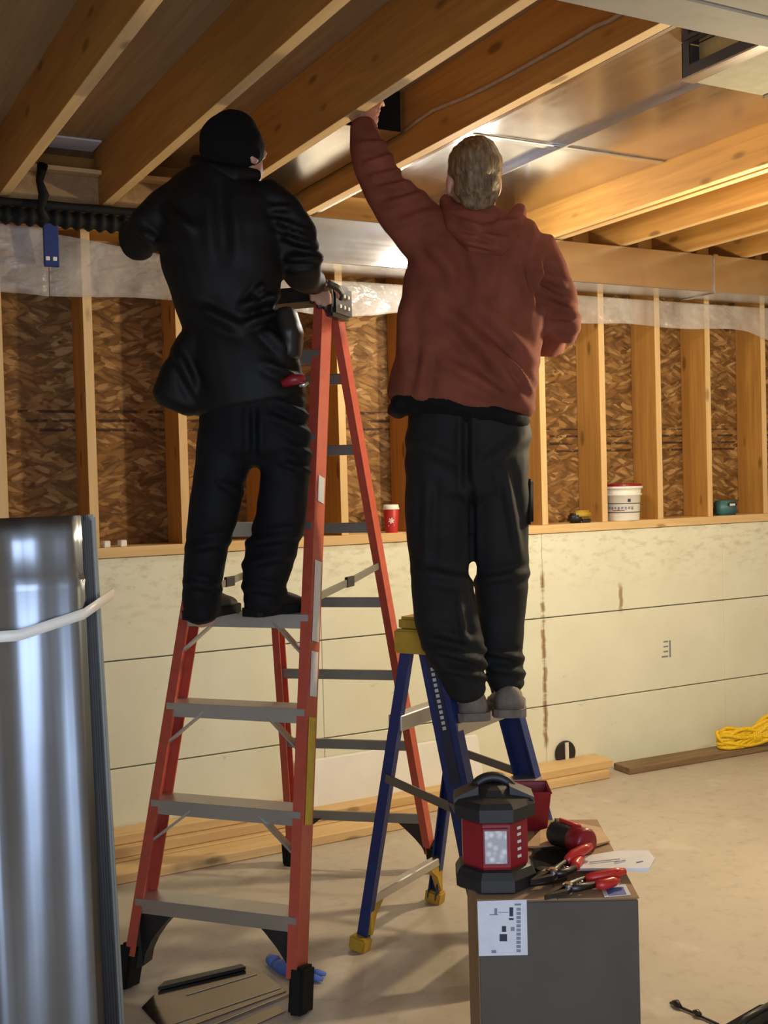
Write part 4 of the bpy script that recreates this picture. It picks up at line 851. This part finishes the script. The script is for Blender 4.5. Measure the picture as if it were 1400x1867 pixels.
rleg = [(518, 790, E_, 50, .105), (522, 845, E_+.01, 46, .100), (517, 892, E_+.02, 46, .094), (513, 940, E_+.03, 46, .090), (500, 985, E_+.06, 46, .086), (489, 1022, E_+.08, 46, .082), (482, 1062, E_+.10, 41, .078), (481, 1098, E_+.12, 37, .076)]
hc = atd(430, 281, E_-.01); fwd1 = nrm(CF*.85+CR*.55-CU*.18); up1 = nrm(CU+CR*.02)
f1_ = nrm(fwd1-up1*(fwd1@up1))
geo = headg(hc, up1, fwd1)+[loftg(shrink(x)) for x in (torso, larm, rarm, hips, lleg, rleg)]+[loftg([(412, 340, E_, 36, .062), (418, 318, E_, 36, .060), (425, 290, E_, 38, .06)])]
geo += hand(atd(318, 398, E_+.32), CF*.7+CU*.6+CR*.2, -CU*.4+CF, .95, .5, -1)+hand(atd(572, 512, E_+.20), CF*.9+CR*.12-CU*.05, -CU, .9, .6, 1)
geo += [loftg([(368, 1110, E_+.10, 24, .05), (372, 1122, E_+.12, 24, .05)]), loftg([(481, 1085, E_+.12, 24, .05), (486, 1105, E_+.14, 24, .05)])]
p1 = body('person', geo, (*atd(430, 1125, E_+.05)[:2], 1.104), 'man seen from behind in black jacket, black trousers and black knit beanie')
F1 = [(500, 400, 560, 425, 8, .010), (515, 430, 575, 450, 8, .010), (520, 470, 585, 470, 8, .010), (490, 380, 530, 380, 8, .008), (470, 520, 500, 560, 8, .010), (440, 560, 505, 540, 10, .010), (450, 590, 515, 570, 9, .010), (455, 545, 480, 520, 7, .008), (480, 600, 520, 640, 9, .009), (360, 560, 440, 600, 12, .008), (300, 380, 350, 420, 12, .008), (255, 420, 300, 450, 9, .008), (400, 340, 410, 470, 16, -.006), (320, 640, 360, 720, 10, .008), (480, 660, 540, 690, 9, .008)]
jk = garment('jacket', [loftg(x, 24, 2.3) for x in (torso, larm, rarm, flap)], 'black_jacket', p1, F1, .004, 16, 21)
garment('collar', [loftg([(370, 306, E_+.0, 18, .05), (390, 312, E_-.07, 18, .03), (425, 320, E_-.08, 18, .03), (456, 326, E_-.02, 16, .05)], 14)], 'black_jacket', jk, (), .002, 30, 2, .006, 3)
F4 = [(500, 730, 560, 760, 8, .009), (490, 760, 560, 790, 9, .008), (520, 810, 565, 830, 8, .009), (515, 845, 562, 860, 7, .009), (400, 880, 440, 900, 9, .008), (345, 1000, 415, 985, 9, .008), (450, 990, 540, 975, 9, .009), (445, 1030, 530, 1010, 9, .008), (340, 1060, 400, 1075, 8, .008), (445, 1070, 520, 1080, 8, .008), (463, 745, 463, 830, 8, -.010)]
garment('trousers', [loftg(x, 24, 2.2) for x in (hips, lleg, rleg)], 'black_trousers', p1, F4, .0035, 18, 23)
bn_ = shell(p1, 'beanie', 'black_knit', hc, up1, f1_, [((0, -.018, .020), .087, .103, .090), ((.004, -.024, .000), .088, .101, .042), ((.004, -.012, .070), .060, .074, .050), ((0, -.006, -.012), .092, .050, .042)], .0016, 40, 6, .006, 5)
for hx, tx in (((350, 1126, E_+.04), (424, 1126, E_+.28)), ((455, 1112, E_+.08), (549, 1112, E_+.27))):
    shoe(atd(*hx), atd(*tx), .105, .115, 'black_leather', p1, 1.106)
garment('glove', hand(atd(572, 512, E_+.20), CF*.9+CR*.12-CU*.05, -CU, 1.0, .6, 1), 'black_leather', p1, (), .001, 30, 4, .005, 2)
pch = garment('tool_pouch', [loftg([(520, 575, E_-.02, 22, .07), (530, 610, E_-.03, 24, .08), (528, 650, E_-.02, 22, .07)], 14)], 'black_leather', p1, (), .003, 30, 9, .007, 4)
t = empty('belt_tool', tuple(atd(538, 705, E_-.12)), 'red handled tool tucked in the right pocket of the man in black', 'tool')
one('handle', tubeg([atd(515, 700, E_-.15), atd(535, 692, E_-.155), atd(556, 690, E_-.15)], [.012, .016, .012], 10), 'red_plastic', t, True)
one('tip', tubeg([atd(545, 704, E_-.15), atd(562, 698, E_-.145)], [.007, .009], 8), 'galvanized', t, True)
